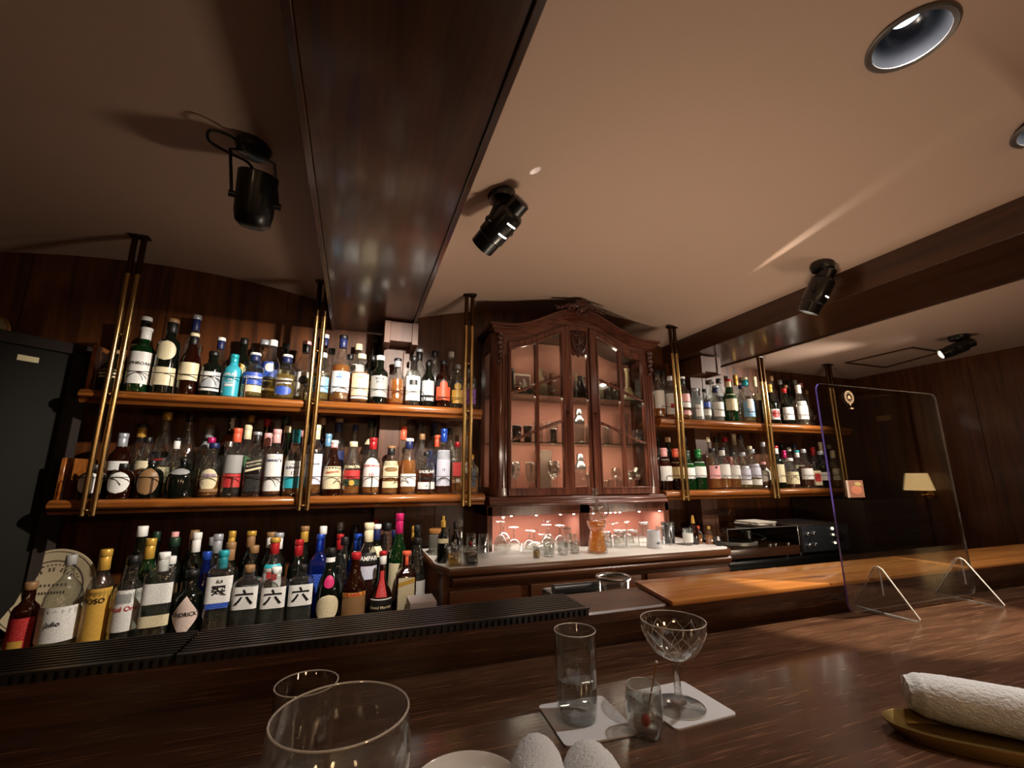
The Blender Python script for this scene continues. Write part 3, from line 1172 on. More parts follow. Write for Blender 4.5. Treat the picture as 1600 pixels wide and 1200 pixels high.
def build_foreground():
    zc = -.36
    # coasters
    for (x, y, rz, s, lb) in ((.352, .665, -.06, .113, 'square white coaster under the half-full water glass'),
                              (.517, .655, .03, .118, 'square white coaster under the cut-glass coupe')):
        b = MB()
        q = []
        h = s / 2
        for cx, cy, a0 in ((h - .008, h - .008, 0), (-h + .008, h - .008, 1), (-h + .008, -h + .008, 2), (h - .008, -h + .008, 3)):
            for k in range(5):
                a = PI / 2 * (a0 + k / 4)
                q.append((cx + .008 * math.cos(a), cy + .008 * math.sin(a)))
        b.prism(q, 'z', 0, .0022)
        o = b.build('coaster', M['card'], None, (x, y, E + zc), rz=rz)
        tag(o, lb, 'coaster', 'square paper coasters')
    z1 = zc + .0022
    # tall water glass
    t = thing('water_glass', 'tall straight tumbler half full of water on a white coaster', 'glass', (.341, .671, z1))
    R, H = .0325, .121
    b = MB()
    b.shell(wall_profile([(R * .88, .001), (R * .93, .012), (R * .97, .05), (R, H)], .001), n=48)
    b.build('glass_wall', M['glass'], t)
    b = MB()
    b.lathe([(R * .84, 0), (R * .88, .0015), (R * .90, .010), (R * .86, .012)], n=48)
    b.build('thick_base', M['solid'], t)
    b = MB()
    b.lathe([(R * .86, .013), (R * .90, .016), (R * .93, .055), (R * .93, .0555)], n=48)
    b.build('water', M['water'], t)
    rim_ring(t, R - .0005, H)
    # coupe with diamond cutting
    t = thing('coupe_glass', 'stemmed coupe glass with diamond-cut bowl on a white coaster', 'glass', (.507, .645, z1))
    H = .126
    outer = smooth_prof([(.004, .066), (.013, .068), (.029, .077), (.042, .093), (.0495, .111), (.0512, H)], 5)
    b = MB()
    b.shell(wall_profile(outer, .0012), n=56)
    b.build('bowl', M['glass'], t)
    def rat(z):
        for (r0, z0), (r1, z1_) in zip(outer, outer[1:]):
            if z0 <= z <= z1_:
                return r0 + (r1 - r0) * (z - z0) / max(1e-6, z1_ - z0)
        return outer[-1][0]
    b = MB()
    nc = 11
    for s in (-1, 1):
        for i in range(nc):
            pts = []
            for k in range(13):
                u = k / 12
                z = .074 + (.114 - .074) * u
                a = 2 * PI * (i / nc + s * u * 1.5 / nc)
                r = rat(z) + .0003
                pts.append((r * math.cos(a), r * math.sin(a), z))
            b.tube(pts, .00055, 5)
    b.build('cut_pattern', plain('rim_glint', '#d9d6cf', rough=.08, coat=.5, spec=1.0), t)  # glints along the cuts painted as pale opaque threads
    b = MB()
    b.lathe(smooth_prof([(.0, .0695), (.0095, .0675), (.0070, .060), (.0058, .048), (.0056, .030), (.0064, .017), (.0110, .0085), (.0125, .0075), (.0, .0070)], 3), n=40)
    b.build('stem', M['stemglass'], t)
    b = MB()
    b.lathe([(.0, .0069), (.0120, .0069), (.020, .0050), (.036, .0026), (.0405, .0014), (.0400, 0), (0, 0)], n=48)
    b.build('foot', M['glass'], t)
    b = MB()
    b.tube([(.0402 * math.cos(2 * PI * k / 56), .0402 * math.sin(2 * PI * k / 56), .0012) for k in range(56)], .0006, 6, closed=True)
    b.build('foot_rim', plain('rim_glint', '#d9d6cf', rough=.08, coat=.5, spec=1.0), t)
    rim_ring(t, .0507, H, .0008)
    # small glass with a cherry on a pick
    t = thing('shot_glass', 'small barrel-shaped glass with ice and clear drink, between the coasters', 'glass', (.4145, .6035, zc))
    H = .0625
    outer = smooth_prof([(.0205, .002), (.0238, .012), (.0268, .030), (.0262, .048), (.0240, H)], 4)
    b = MB()
    b.shell(wall_profile(outer, .0011), n=44)
    b.build('glass_wall', M['glass'], t)
    b = MB()
    b.lathe([(.0188, 0), (.0205, .0015), (.0226, .009), (.019, .0105)], n=40)
    b.build('thick_base', M['solid'], t)
    b = MB()
    b.lathe(smooth_prof([(.0190, .0112), (.0224, .014), (.0250, .030), (.0247, .044), (.0245, .0445)], 3), n=40)
    b.build('drink', M['water'], t)
    rn = random.Random(4)
    for k in range(4):
        b = MB()
        s = .0052
        b.box(-s, s, -s, s, -s, s)
        o = b.build('ice_piece', M['cut'], t, ((rn.uniform(-.009, .009)), rn.uniform(-.009, .009), .036 + .004 * (k % 2)), bevel=.0015)
        o.rotation_euler = (rn.uniform(0, 2), rn.uniform(0, 2), rn.uniform(0, 2))
    rim_ring(t, .0236, H, .0006)
    p = thing('cocktail_pick', 'bronze cocktail pick with a red cherry, leaning out of the small glass', 'pick', (.4145, .6035, zc))
    b = MB()
    b.tube([(-.004, -.006, .016), (.025, .005, .074), (.0305, .007, .085)], [.0010, .0012, .0014], 8)
    b.build('pick_rod', plain('bronze', '#a0743c', rough=.25, metal=.9), p)
    b = MB()
    b.ball((-.003, -.0055, .021), .0058, .0058, .0085)
    b.build('cherry', plain('cherry_red', '#d2544a', rough=.25, coat=.4), p)
    b = MB()
    b.ball((.0307, .0071, .0855), .0022, .0022, .0022)
    b.build('pick_tip', M['china'], p)
    # large wine glass close to the viewer
    t = thing('wine_glass', 'large empty balloon wine glass standing closest to the viewer', 'glass', (.003, .452, zc))
    H = .160
    outer = smooth_prof([(.004, .050), (.016, .053), (.036, .068), (.0545, .098), (.0600, .128), (.0570, H)], 6)
    b = MB()
    b.shell(wall_profile(outer, .0012), n=72)
    b.build('bowl', thin_glass('bowl_glass', '#f2f2f0', haze=.05, hazecol='#ffffff', wavy=.05, edge=.85, base=.08), t)
    b = MB()
    b.lathe(smooth_prof([(.0, .0535), (.008, .0515), (.0055, .045), (.0042, .03), (.0048, .016), (.010, .0075), (.022, .0040), (.034, .0022), (.036, .001), (.0355, 0), (0, 0)], 3), n=40)
    b.build('stem', M['solid'], t)
    rim_ring(t, .0564, H, .0010)
    # tumbler behind it
    t = thing('tumbler', 'empty thin tumbler half hidden behind the large wine glass', 'glass', (-.036, .605, zc))
    H = .128
    b = MB()
    b.shell(wall_profile([(.025, .001), (.0285, .02), (.0325, .07), (.034, H)], .0011), n=56)
    b.build('glass_wall', M['glass'], t)
    b = MB()
    b.lathe([(.022, 0), (.024, .0015), (.0255, .008), (.022, .010)], n=40)
    b.build('thick_base', M['solid'], t)
    rim_ring(t, .0334, H, .0008)
    # white dish
    t = thing('small_dish', 'small round white china dish at the bottom edge between glass and towel', 'dish', (.137, .540, zc))
    b = MB()
    b.lathe(smooth_prof([(0, .006), (.030, .007), (.050, .014), (.0605, .0275), (.0625, .0285), (.0615, .026), (.052, .011), (.034, .001), (.0, .0)], 4), n=56)
    b.build('dish', M['china'], t)
    # rolled towels
    def towel(name, label, loc, pts, r0, flat=.8):
        rn_ = random.Random(len(name) + int(loc[0] * 100))
        v, f = [], []
        n, k5 = 120, 7
        m0 = len(pts)
        pv, rad = [], []
        for i in range((m0 - 1) * k5 + 1):
            a, t_ = min(i // k5, m0 - 2), (i - min(i // k5, m0 - 2) * k5) / k5
            pv.append(Vector(pts[a]).lerp(Vector(pts[a + 1]), t_))
            rad.append(r0[a] + (r0[a + 1] - r0[a]) * (t_ * t_ * (3 - 2 * t_)))
        m = len(pv)
        for i, p in enumerate(pv):
            d = (pv[min(i + 1, m - 1)] - pv[max(i - 1, 0)]).normalized()
            x = Vector((-d.y, d.x, 0)).normalized()
            for k in range(n):
                a = 2 * PI * k / n
                rr = rad[i] * (1 + .04 * math.sin(3 * a + i * .03)) + rn_.uniform(-.0007, .0009)
                v.append(p + x * math.cos(a) * rr + Vector((0, 0, 1)) * math.sin(a) * rr * flat + d * rn_.uniform(-.0006, .0006))
        for i in range(m - 1):
            for k in range(n):
                f.append((i * n + k, i * n + (k + 1) % n, (i + 1) * n + (k + 1) % n, (i + 1) * n + k))
        f.append(tuple(reversed(range(n))))
        f.append(tuple((m - 1) * n + k for k in range(n)))
        b = MB()
        b.add(v, f)
        o = b.build(name, M['towel'], None, (loc[0], loc[1], loc[2] + E), smooth=80)
        tag(o, label, 'towel')
        return o
    def arc(p0, p1, sag, n=14):
        return [(p0[0] + (p1[0] - p0[0]) * i / n, p0[1] + (p1[1] - p0[1]) * i / n, p0[2] + (p1[2] - p0[2]) * i / n + sag * math.sin(PI * i / n)) for i in range(n + 1)]
    towel('hand_towel', 'rolled white terry towel at the bottom edge beside the white dish', (.232, .520, zc), arc((-.03, -.05, .024), (.004, .065, .0245), .002), [.018] + [.029] * 3 + [.030] * 7 + [.028, .027, .024, .015])
    towel('hand_towel', 'folded white terry towel at the bottom edge, next to the small glass', (.279, .492, zc), arc((-.015, -.06, .022), (.010, .065, .0225), .002), [.020] + [.030] * 3 + [.031] * 7 + [.029, .028, .024, .015])
    # brass tray and long towel on it
    t = thing('towel_tray', 'slim oval brass-coloured tray under the long rolled towel', 'tray', (.872, .392, zc), math.radians(-38))
    b = MB()
    q, qi = [], []
    for k in range(48):
        a = 2 * PI * k / 48
        q.append((.165 * math.copysign(abs(math.cos(a)) ** .7, math.cos(a)), .050 * math.copysign(abs(math.sin(a)) ** .9, math.sin(a))))
    v, f = [], []
    for sc, z in ((.86, 0), (.92, .001), (1.0, .016), (1.0, .018), (.985, .0175), (.90, .004)):
        for x, y in q:
            v.append((x * sc if sc < 1 else x, y * (sc if sc > .9 else sc * .9), z))
    for j in range(5):
        for k in range(48):
            f.append((j * 48 + k, j * 48 + (k + 1) % 48, (j + 1) * 48 + (k + 1) % 48, (j + 1) * 48 + k))
    f.append(tuple(reversed(range(48))))
    f.append(tuple(5 * 48 + k for k in range(48)))
    b.add(v, f)
    b.build('tray', plain('tray_bronze', '#8f7440', rough=.3, metal=.7), t, smooth=50)
    towel('hand_towel', 'long rolled white terry towel lying on the brass-coloured tray', (.868, .392, zc), arc((-.062, .105, .040), (.15, -.12, .034), .0, 18), [.022, .029, .031] + [.032] * 13 + [.031, .029, .022], .95)


def build_screen():
    t = thing('acrylic_screen', 'clear acrylic partition screen standing on the counter', 'partition', (1.484, .85, -.345))
    w, h, r, th = .271, .60, .022, .004
    def rr(ww, z0, z1, rad):
        q = []
        for cx, cz, a0 in ((ww - rad, z1 - rad, 0), (-ww + rad, z1 - rad, 1), (-ww + rad, z0 + rad, 2), (ww - rad, z0 + rad, 3)):
            for k in range(7):
                a = PI / 2 * (a0 + k / 6)
                q.append((cx + rad * math.cos(a), cz + rad * math.sin(a)))
        return q
    o_ = rr(w, 0, h, r)
    b = MB()
    b.prism(o_, 'y', -th / 2, th / 2)
    b.build('panel', M['acryl'], t, smooth=0)
    e1, e2 = MB(), MB()
    n = len(o_)
    for i in range(n):
        j = (i + 1) % n
        (x0, z0), (x1, z1) = o_[i], o_[j]
        mid = (x0 + x1) / 2
        e = e1 if mid < -w * .93 else e2
        e.add([(x0 * 1.0015, -th * .6, z0), (x1 * 1.0015, -th * .6, z1), (x1 * 1.0015, th * .6, z1), (x0 * 1.0015, th * .6, z0)], [(0, 1, 2, 3)])
    e1.build('violet_edge', M['acryledge'], t, smooth=0)
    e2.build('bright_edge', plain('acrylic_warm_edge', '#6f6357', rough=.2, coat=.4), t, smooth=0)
    # round emblem with a small word bar under it, and a photo card
    b = MB()
    c = 40
    for ro, ri in ((.0190, .0165), (.0130, .0118)):
        b.ring([(ro * math.cos(2 * PI * k / c), ro * math.sin(2 * PI * k / c)) for k in range(c)], [(ri * math.cos(2 * PI * k / c), ri * math.sin(2 * PI * k / c)) for k in range(c)], 'y', -.0004, .0004)
    for k in range(18):
        a = 2 * PI * k / 18
        b.ball((.0148 * math.cos(a), 0, .0148 * math.sin(a)), .0011, .0005, .0011, 6, 4)
    b.prism([(-.007, -.003), (-.002, -.006), (.002, -.006), (.007, -.003), (.004, .003), (0, .006), (-.004, .003)], 'y', -.0004, .0004)
    b.prism([(-.004, -.0185), (.004, -.0185), (0, -.026)], 'y', -.0004, .0004)
    b.box(-.002, .010, -.0004, .0004, -.0345, -.0305)
    em = b.build('emblem', plain('emblem_tan', '#a08468', rough=.5), t, (-.142, -.0022, .566), smooth=0)
    k = MB()
    k.box(-.034, .034, -.0006, .0006, -.023, .023)
    ph = k.build('photo_card', plain('card_back', '#8a5a48', rough=.6), None, (1.304, .847, E - .038), bevel=0)
    tag(ph, 'small reddish photo card fixed to the acrylic screen', 'card')
    k = MB()
    k.ball((.004, -.0008, -.004), .022, .0003, .013, 20, 8)
    k.build('picture_shape', plain('card_figure', '#b06a52', rough=.6), ph)
    k = MB()
    k.box(-.034, -.026, -.0009, -.0005, -.023, .023)
    k.build('pale_border', plain('card_border', '#b9a294', rough=.6), ph)
    k = MB()
    k.ball((.012, -.0010, .012), .014, .0003, .006, 16, 6)
    k.build('picture_shape', plain('card_light', '#a8925c', rough=.6), ph)
    # triangular feet
    for x in (-.137, .229):
        q = [(-.075, 0), (.072, 0)]
        tri_o = []
        pts = [(-.078, .006), (-.076, 0), (.070, 0), (.074, .006), (.010, .112), (.0, .117), (-.010, .112)]
        b = MB()
        b.prism([(y, z) for y, z in pts], 'x', -.0018, .0018)
        fo = b.build('foot', M['acryl'], t, (x, 0, -.015), smooth=0)
        b = MB()
        m = len(pts)
        b.tube([(0, y, z + .0008) for y, z in pts], .0019, 6, closed=True)
        b.tube([(0, -.003, .045), (0, -.003, .115)], .0016, 6)
        b.build('foot_edge', M['acrylrim'], fo)


# ------------------------------------------------------------------ back bar: worktop, cabinet counter, audio
def build_backbar():
    t = thing('worktop', 'low dark back worktop crowded with bottles, beside the cabinet counter', 'worktop', (-.48, 2.18, -.575))
    b = MB()
    b.box(-.82, .80, -.30, .268, -.035, 0)
    b.build('top', M['beam'], t, bevel=.003)
    b = MB()
    b.box(-.80, .80, -.26, .268, -.80, -.035)
    b.build('carcass', M['beam'], t)
    t = thing('cabinet_counter', 'wooden sideboard counter with drawers under the glass cabinet', 'counter', (1.115, 1.87, -.375))
    w = .775
    b = MB()
    b.prism([(-w, .16), (-w + .05, 0), (w - .03, 0), (w - .008, .015), (w, .05), (w, .578), (-w, .578)], 'z', -.030, 0)
    b.build('top', M['drawer'], t, bevel=.008)
    b = MB()
    b.box(-w + .03, w - .02, .03, .578, -1.0, -.030)
    b.build('carcass', M['drawer'], t)
    b = MB()
    b.prism([(.03, -.075), (.012, -.072), (.004, -.06), (.004, -.045), (.012, -.036), (.03, -.034)], 'x', -w + .065, w - .02)
    b.build('drawer_rail', M['drawer'], t)
    for i, (x0, x1) in enumerate(((-w + .055, -.41), (-.365, .20), (.235, w - .035))):
        b = MB()
        b.box(x0, x1, .008, .032, -.29, -.088)
        d = b.build('drawer', M['drawer'], t, bevel=.004)
        b = MB()
        if i == 1:
            b.box(x1 - .23, x1 - .09, .003, .010, -.128, -.112)
            b.build('finger_pull', M['beam'], d, bevel=.006)
        else:
            for k in range(3):
                xx = x0 + .05 if i == 0 else (x0 + x1) / 2
                b.box(xx, xx + .06, .005, .010, -.150 - .009 * k, -.146 - .009 * k)
            b.build('slot_grille', M['black'], d)
    # white cloth
    b = MB()
    n, m = 40, 12
    v, f = [], []
    rn = random.Random(3)
    for j in range(m + 1):
        for i in range(n + 1):
            u, s = i / n, j / m
            x = -w + .012 + (2 * w - .02) * u
            y = .008 + .56 * s
            lim = 0.0
            if x < -w + .05:
                lim = .16 * (-w + .05 - x) / .05
            if x > w - .03:
                lim = .045 * (x - (w - .03)) / .03
            y = max(y, lim + .008) if s < 1 else y
            v.append((x, y, .0022 + rn.uniform(0, .0016) + (.0018 * math.sin(u * 47) if j < 2 else 0)))
    for j in range(m):
        for i in range(n):
            q = j * (n + 1) + i
            f.append((q, q + 1, q + n + 2, q + n + 1))
    k = len(v)
    b.add(v, f)
    edge = list(range(n + 1))
    v2 = [(v[i][0], v[i][1] - .002, .0004) for i in edge]
    b.add(v2, [])
    b.f += [(i, k + i, k + i + 1, i + 1) for i in range(n)]
    o = b.build('white_cloth', M['cloth'], None, (1.115, 1.87, E - .375), smooth=60)
    tag(o, 'white cloth spread over the cabinet counter', 'cloth')
    # plinth with lit pink niches
    t = thing('cabinet_plinth', 'dark wooden plinth with two lit pink niches under the cabinet', 'plinth', (1.196, 2.19, -.3705))
    w = .554
    zt = .217
    b = MB()
    b.box(-w, w, 0, .26, zt - .048, zt)
    b.box(-w, -w + .028, 0, .26, 0, zt)
    b.box(w - .028, w, 0, .26, 0, zt)
    b.box(-.030, .030, 0, .26, 0, zt)
    b.build('frame', M['cab'], t, bevel=.002, seg=1)
    b = MB()
    for x0, x1 in ((-w + .028, -.030), (.030, w - .028)):
        b.box(x0, x1, .235, .245, 0, zt - .048)
        b.box(x0, x0 + .002, .01, .24, 0, zt - .048)
        b.box(x1 - .002, x1, .01, .24, 0, zt - .048)
    b.build('lining', M['pink'], t)
    for x in (-.42, -.28, -.14, -.06, .06, .14, .17, .20, .23, .36, .50):
        b = MB()
        b.lathe([(.006, zt - .0505), (.0055, zt - .0535), (.0, zt - .055)], (x, .016, 0), n=12)
        b.build('led_puck', M['led'], t)
    for xx in (-.29, .29):
        lamp('AREA', 'niche_light', (1.196 + xx, 2.26, -.372 + zt - .056), 1.0, (1.0, .82, .72), (1.196 + xx, 2.26, -1), .42, sy=.05)
    # bitters worktop helpers stand elsewhere


def build_cabinet():
    cx, y0, zb = 1.1875, 2.18, -.155
    t = thing('display_cabinet', 'antique dark wooden glass-fronted cabinet with carved crest', 'cabinet', (cx, y0, zb))
    HW = .5275
    D = .26

    def c(x):
        x = abs(x)
        return .972 + (.142 * (1 + math.cos(PI * x / .45)) / 2 if x < .45 else -.03 * ((x - .45) / .0775) ** 2 * 0)

    # carcass: base, sides, back
    b = MB()
    prof = [(D, 0), (-.018, 0), (-.022, .010), (-.010, .022), (-.012, .030), (-.002, .040), (0, .05), (D, .05)]
    b.prism(prof, 'x', -HW - .012, HW + .012)
    b.build('base_moulding', M['cabx'], t, bevel=.002, seg=1)
    b = MB()
    b.box(-HW + .02, HW - .02, D - .012, D - .004, .05, .97)
    b.box(-HW + .02, HW - .02, .02, D - .01, .052, .058)
    b.build('lining', M['pink'], t)
    b = MB()
    xs = [-HW + .01 + (2 * HW - .02) * i / 40 for i in range(41)]
    low = [(x, c(x) - .085) for x in xs]
    hi = [(x, c(x) - .012) for x in xs]
    b.prism(low + hi[::-1], 'y', .03, D)
    b.build('roof', plain('cabinet_roof_dark', '#2c1712', rough=.6), t)
    # corner columns (canted) and side frames
    for s in (-1, 1):
        b = MB()
        ox, ix = s * HW, s * (HW - .092)
        poly = [(ix, .002), (ix, .03), (s * (HW - .025), .05), (ox, .052), (ox, .03), (s * (HW - .035), -.004)]
        b.prism(poly, 'z', .05, .93)
        for k in range(3):
            xx = s * (HW - .040 - .018 * k)
            b.tube([(xx, -.001, .09), (xx, -.001, .80)], .006, 8)
        b.build('corner_column', M['cab'], t, bevel=.003, seg=1)
        b = MB()
        xo = s * HW
        xi = s * (HW - .022)
        b.box(min(xo, xi), max(xo, xi), D - .045, D, .05, .95)
        b.box(min(xo, xi), max(xo, xi), .05, D - .045, .05, .095)
        b.box(min(xo, xi), max(xo, xi), .05, D - .045, .84, .95)
        b.build('side_frame', M['cab'], t, bevel=.002, seg=1)
        b = MB()
        xm = s * (HW - .012)
        b.box(xm - .0015, xm + .0015, .05, D - .045, .095, .84)
        b.build('side_pane', M['pane'], t, smooth=0)
        # carved drop at the column head
        b = MB()
        for k in range(6):
            b.ball((s * (HW - .042), -.008, .90 - .026 * k), .022 - .0025 * k, .012, .016, 10, 6)
            b.ball((s * (HW - .042) + .013 * (-1) ** k, -.010, .892 - .026 * k), .009, .009, .010, 8, 5)
        b.build('column_carving', M['carve'], t)
    # frieze over the doors and cornice following the arch
    b = MB()
    xs = [-HW + .03 + (2 * HW - .06) * i / 48 for i in range(49)]
    b.prism([(x, c(x) - .098) for x in xs] + [(x, c(x) - .03) for x in reversed(xs)], 'y', .002, .03)
    b.build('frieze', M['cabx'], t)
    b = MB()
    layers = [(-.046, -.036, -.010), (-.036, -.026, -.020), (-.026, -.012, -.030), (-.012, .0, -.042)]
    for z0, z1, yy in layers:
        e = HW - .02 - yy
        xs = [-e + 2 * e * i / 60 for i in range(61)]
        b.prism([(x, c(x) + z0) for x in xs] + [(x, c(x) + z1) for x in reversed(xs)], 'y', yy, .05)
        for s in (-1, 1):
            x0, x1 = s * (e - .03), s * e
            b.box(min(x0, x1), max(x0, x1), .04, D, c(HW) + z0, c(HW) + z1)
    b.build('cornice', M['cabx'], t)
    # doors
    def loop(x0, x1, z0, off, n=16):
        q = [(x0, z0), (x1, z0)]
        for i in range(n + 1):
            x = x1 + (x0 - x1) * i / n
            q.append((x, c(x) - off))
        return q
    for s in (-1, 1):
        xa, xb = (-.440, -.066) if s < 0 else (.066, .440)
        ga, gb = (-.424, -.118) if s < 0 else (.118, .424)
        b = MB()
        b.ring(loop(xa, xb, .052, .092), loop(ga, gb, .092, .130), 'y', -.012, .016)
        b.ring(loop(ga - .010, gb + .010, .082, .122), loop(ga, gb, .092, .130), 'y', -.017, -.010)
        d = b.build('door', M['cab'], t, bevel=.002, seg=1)
        b = MB()
        b.prism(loop(ga - .004, gb + .004, .088, .127), 'y', .000, .003)
        b.build('pane', M['pane'], d, smooth=0)
        # glazing bars: one upright, two S-curved
        b = MB()
        xm = s * .271
        b.box(xm - .010, xm + .010, -.010, .012, .092, c(xm) - .128)
        for base in (.342, .596):
            pts = []
            for i in range(21):
                u = i / 20
                x = s * (.428 - .316 * u)
                z = base + .112 * (u ** 1.5 * (1.7 - .7 * u))
                pts.append((x, .0, z))
            b.tube(pts, .0088, 8)
        b.build('glazing_bars', M['cab'], d)
        b = MB()
        b.lathe([(.0, -.002), (.006, -.001), (.008, .004), (.004, .009)], (s * .088, -.012, .50), n=10, mtx=Matrix.Rotation(PI / 2, 3, 'X'))
        b.box(s * .088 - .002, s * .088 + .002, -.0135, -.011, .47, .49)
        b.build('keyhole', M['darkbrass'], d)
    # fixed middle light
    b = MB()
    def ml(x, z0, off, n=8):
        q = [(-x, z0), (x, z0)]
        for i in range(n + 1):
            xx = x - 2 * x * i / n
            q.append((xx, c(xx) - off))
        return q
    b.ring(ml(.064, .052, .092), ml(.050, .080, .130), 'y', -.004, .02)
    b.box(-.050, .050, -.004, .02, .075, .094)
    b.build('middle_frame', M['cab'], t, bevel=.002, seg=1)
    b = MB()
    b.prism(ml(.052, .09, .128), 'y', .004, .007)
    b.build('middle_pane', M['pane'], t, smooth=0)
    # cartouche carved at the head of the middle light
    b = MB()
    b.prism([(-.05, .855), (-.03, .838), (-.012, .846), (0, .832), (.012, .846), (.03, .838), (.05, .855), (.05, .99), (-.05, .99)], 'y', -.004, .012)
    def scroll(cx_, cz, r0, turns, s, y=-.010, w=.006, a0=0):
        pts, rs = [], []
        n = 22
        for i in range(n):
            u = i / (n - 1)
            a = a0 + s * turns * 2 * PI * u
            r = r0 * (1 - .85 * u)
            pts.append((cx_ + r * math.cos(a), y - .004 * u, cz + r * math.sin(a)))
            rs.append(w * (1 - .5 * u))
        b.tube(pts, rs, 7)
    for s in (-1, 1):
        scroll(s * .020, .955, .026, 1.3, s, a0=PI / 2)
        scroll(s * .022, .890, .020, 1.3, -s, a0=-PI / 2)
        b.tube([(s * .044, -.008, .975), (s * .047, -.009, .93), (s * .036, -.010, .885), (s * .014, -.010, .855)], [.005, .006, .005, .004], 7)
    b.ball((0, -.008, .925), .016, .010, .024)
    for k in range(5):
        a = PI / 2 + (k - 2) * .5
        b.ball((.022 * math.cos(a), -.010, .94 + .024 * math.sin(a)), .006, .006, .010, 8, 6)
    b.ball((0, -.009, .866), .010, .008, .014)
    b.build('cartouche', M['carve'], t)
    # crest: shell fan, leaf scrolls, side sprays
    b = MB()
    zc = c(0)
    for k in range(9):
        a = PI / 2 + (k - 4) * .30
        L = .050 if k % 2 == 0 else .042
        mt = Matrix.Rotation(-(a - PI / 2), 3, 'Y')
        b.ball((L * .75 * math.cos(a), -.052, zc - .002 + L * .75 * math.sin(a)), .0105, .012, L * .62, 10, 8, mt)
    b.ball((0, -.058, zc - .010), .022, .014, .018)
    for s in (-1, 1):
        scroll(s * .030, zc - .028, .020, 1.2, s, y=-.055, w=.008, a0=PI / 2)
        scroll(s * .066, zc - .004, .018, 1.2, -s, y=-.050, w=.007, a0=0 if s > 0 else PI)
        b.tube([(s * .04, -.05, zc - .0), (s * .08, -.048, zc + .016), (s * .12, -.046, zc - .006), (s * .155, -.044, zc - .018), (s * .168, -.044, zc + .006)], [.010, .009, .0075, .006, .003], 8)
        for k in range(5):
            u = k / 4
            b.ball((s * (.05 + .10 * u), -.052, zc + .014 - .026 * u), .010, .008, .014 - .004 * u, 8, 6, Matrix.Rotation(s * .9, 3, 'Y'))
    for k in range(5):
        b.ball((.016 * (k - 2), -.056, zc - .040 + .004 * abs(k - 2)), .008, .009, .010, 8, 6)
    b.build('crest', M['carve'], t)
    # glass shelves
    for z in (.335, .602):
        b = MB()
        b.box(-HW + .03, HW - .03, .028, D - .014, z - .006, z)
        b.build('glass_shelf', M['shelfglass'], t, smooth=0)
        b = MB()
        b.box(-HW + .03, HW - .03, .0265, .028, z - .006, z)
        b.build('shelf_edge', plain('shelf_edge_dark', '#39402f', rough=.2, coat=.3), t, smooth=0)
    for xx, zz in ((-.27, .86), (.27, .86), (0, .92)):
        lamp('POINT', 'cabinet_light', (cx + xx, y0 + .12, zb + zz - .03), .35, (1.0, .78, .60), None, .02)
    lamp('AREA', 'cabinet_low_light', (cx, y0 + .05, zb + .325), 2.6, (1.0, .78, .62), (cx, y0 + .14, zb), .8, sy=.02)
    lamp('AREA', 'cabinet_mid_light', (cx, y0 + .05, zb + .590), 2.4, (1.0, .78, .62), (cx, y0 + .14, zb), .8, sy=.02)


# small glassware on the back bar ----------------------------------------
GP = {   # profiles, unit height and unit radius
    'tumbler': [(.78, .0), (.80, .02), (.90, .5), (1.0, 1.0)],
    'rocks': [(.80, .0), (.86, .03), (.95, .5), (1.0, 1.0)],
    'goblet': [(.10, .42), (.45, .46), (.85, .60), (1.0, .78), (.92, 1.0)],
    'wine': [(.08, .48), (.50, .52), (.95, .68), (1.0, .82), (.85, 1.0)],
    'coupe': [(.08, .55), (.40, .58), (.80, .72), (1.0, 1.0)],
    'flute': [(.10, .30), (.50, .38), (.80, .60), (1.0, 1.0)],
    'vase': [(.85, .0), (.9, .02), (.82, .3), (.86, .7), (1.0, 1.0)],
    'flare': [(.40, .0), (.45, .03), (.55, .4), (.75, .75), (1.0, 1.0)],
    'mug': [(.92, .0), (.98, .03), (.96, .5), (1.0, 1.0)],
}
GCACHE = {}


def small_glass(kind, label, group, x, y, z, H, R, inv=False, cut=False, mat=None, name=None):
    key = (kind, round(H, 3), round(R, 3), inv, cut, mat)
    nm = name or {'tumbler': 'tumbler', 'rocks': 'rocks_glass', 'goblet': 'goblet', 'wine': 'stemmed_glass', 'coupe': 'stemmed_glass', 'flute': 'flute_glass', 'vase': 'glass_vase', 'flare': 'glass_vase', 'mug': 'mug'}[kind]
    t = thing(nm, label, 'glass' if kind not in ('vase', 'flare', 'mug') else ('vase' if kind != 'mug' else 'mug'), (x, y, z), random.Random(int(x * 991)).uniform(0, 6), group)
    prof = GP[kind]
    stem = kind in ('goblet', 'wine', 'coupe', 'flute')
    f = (lambda q: (q[0] * R, H - q[1] * H)) if inv else (lambda q: (q[0] * R, q[1] * H))
    o = [f(q) for q in smooth_prof(prof, 3)]
    b = MB()
    b.shell(wall_profile(o if not inv else o[::-1], .0011) if not inv else [(r, zz) for r, zz in o] + [(max(r - .0011, .0004), zz) for r, zz in reversed(o)], n=28)
    b.build('bowl' if stem else 'glass_wall', mat or (M['cut'] if cut else M['glass']), t)
    b = MB()
    if stem:
        z0 = prof[0][1]
        sp = [(.0, z0 + .02), (prof[0][0] * 1.1, z0), (.085, z0 * .6), (.10, z0 * .2), (.30, .03), (.72, .016), (.72, .0), (0, 0)]
        b.lathe([f(q) for q in sp], n=24)
        b.build('stem', M['cut'], t)
    else:
        b.lathe([f(q) for q in [(prof[0][0] * .95, 0), (prof[0][0], .02), (prof[0][0] * .98, .09), (prof[0][0] * .8, .10)]], n=24)
        b.build('thick_base', mat or M['cut'], t)
    return t


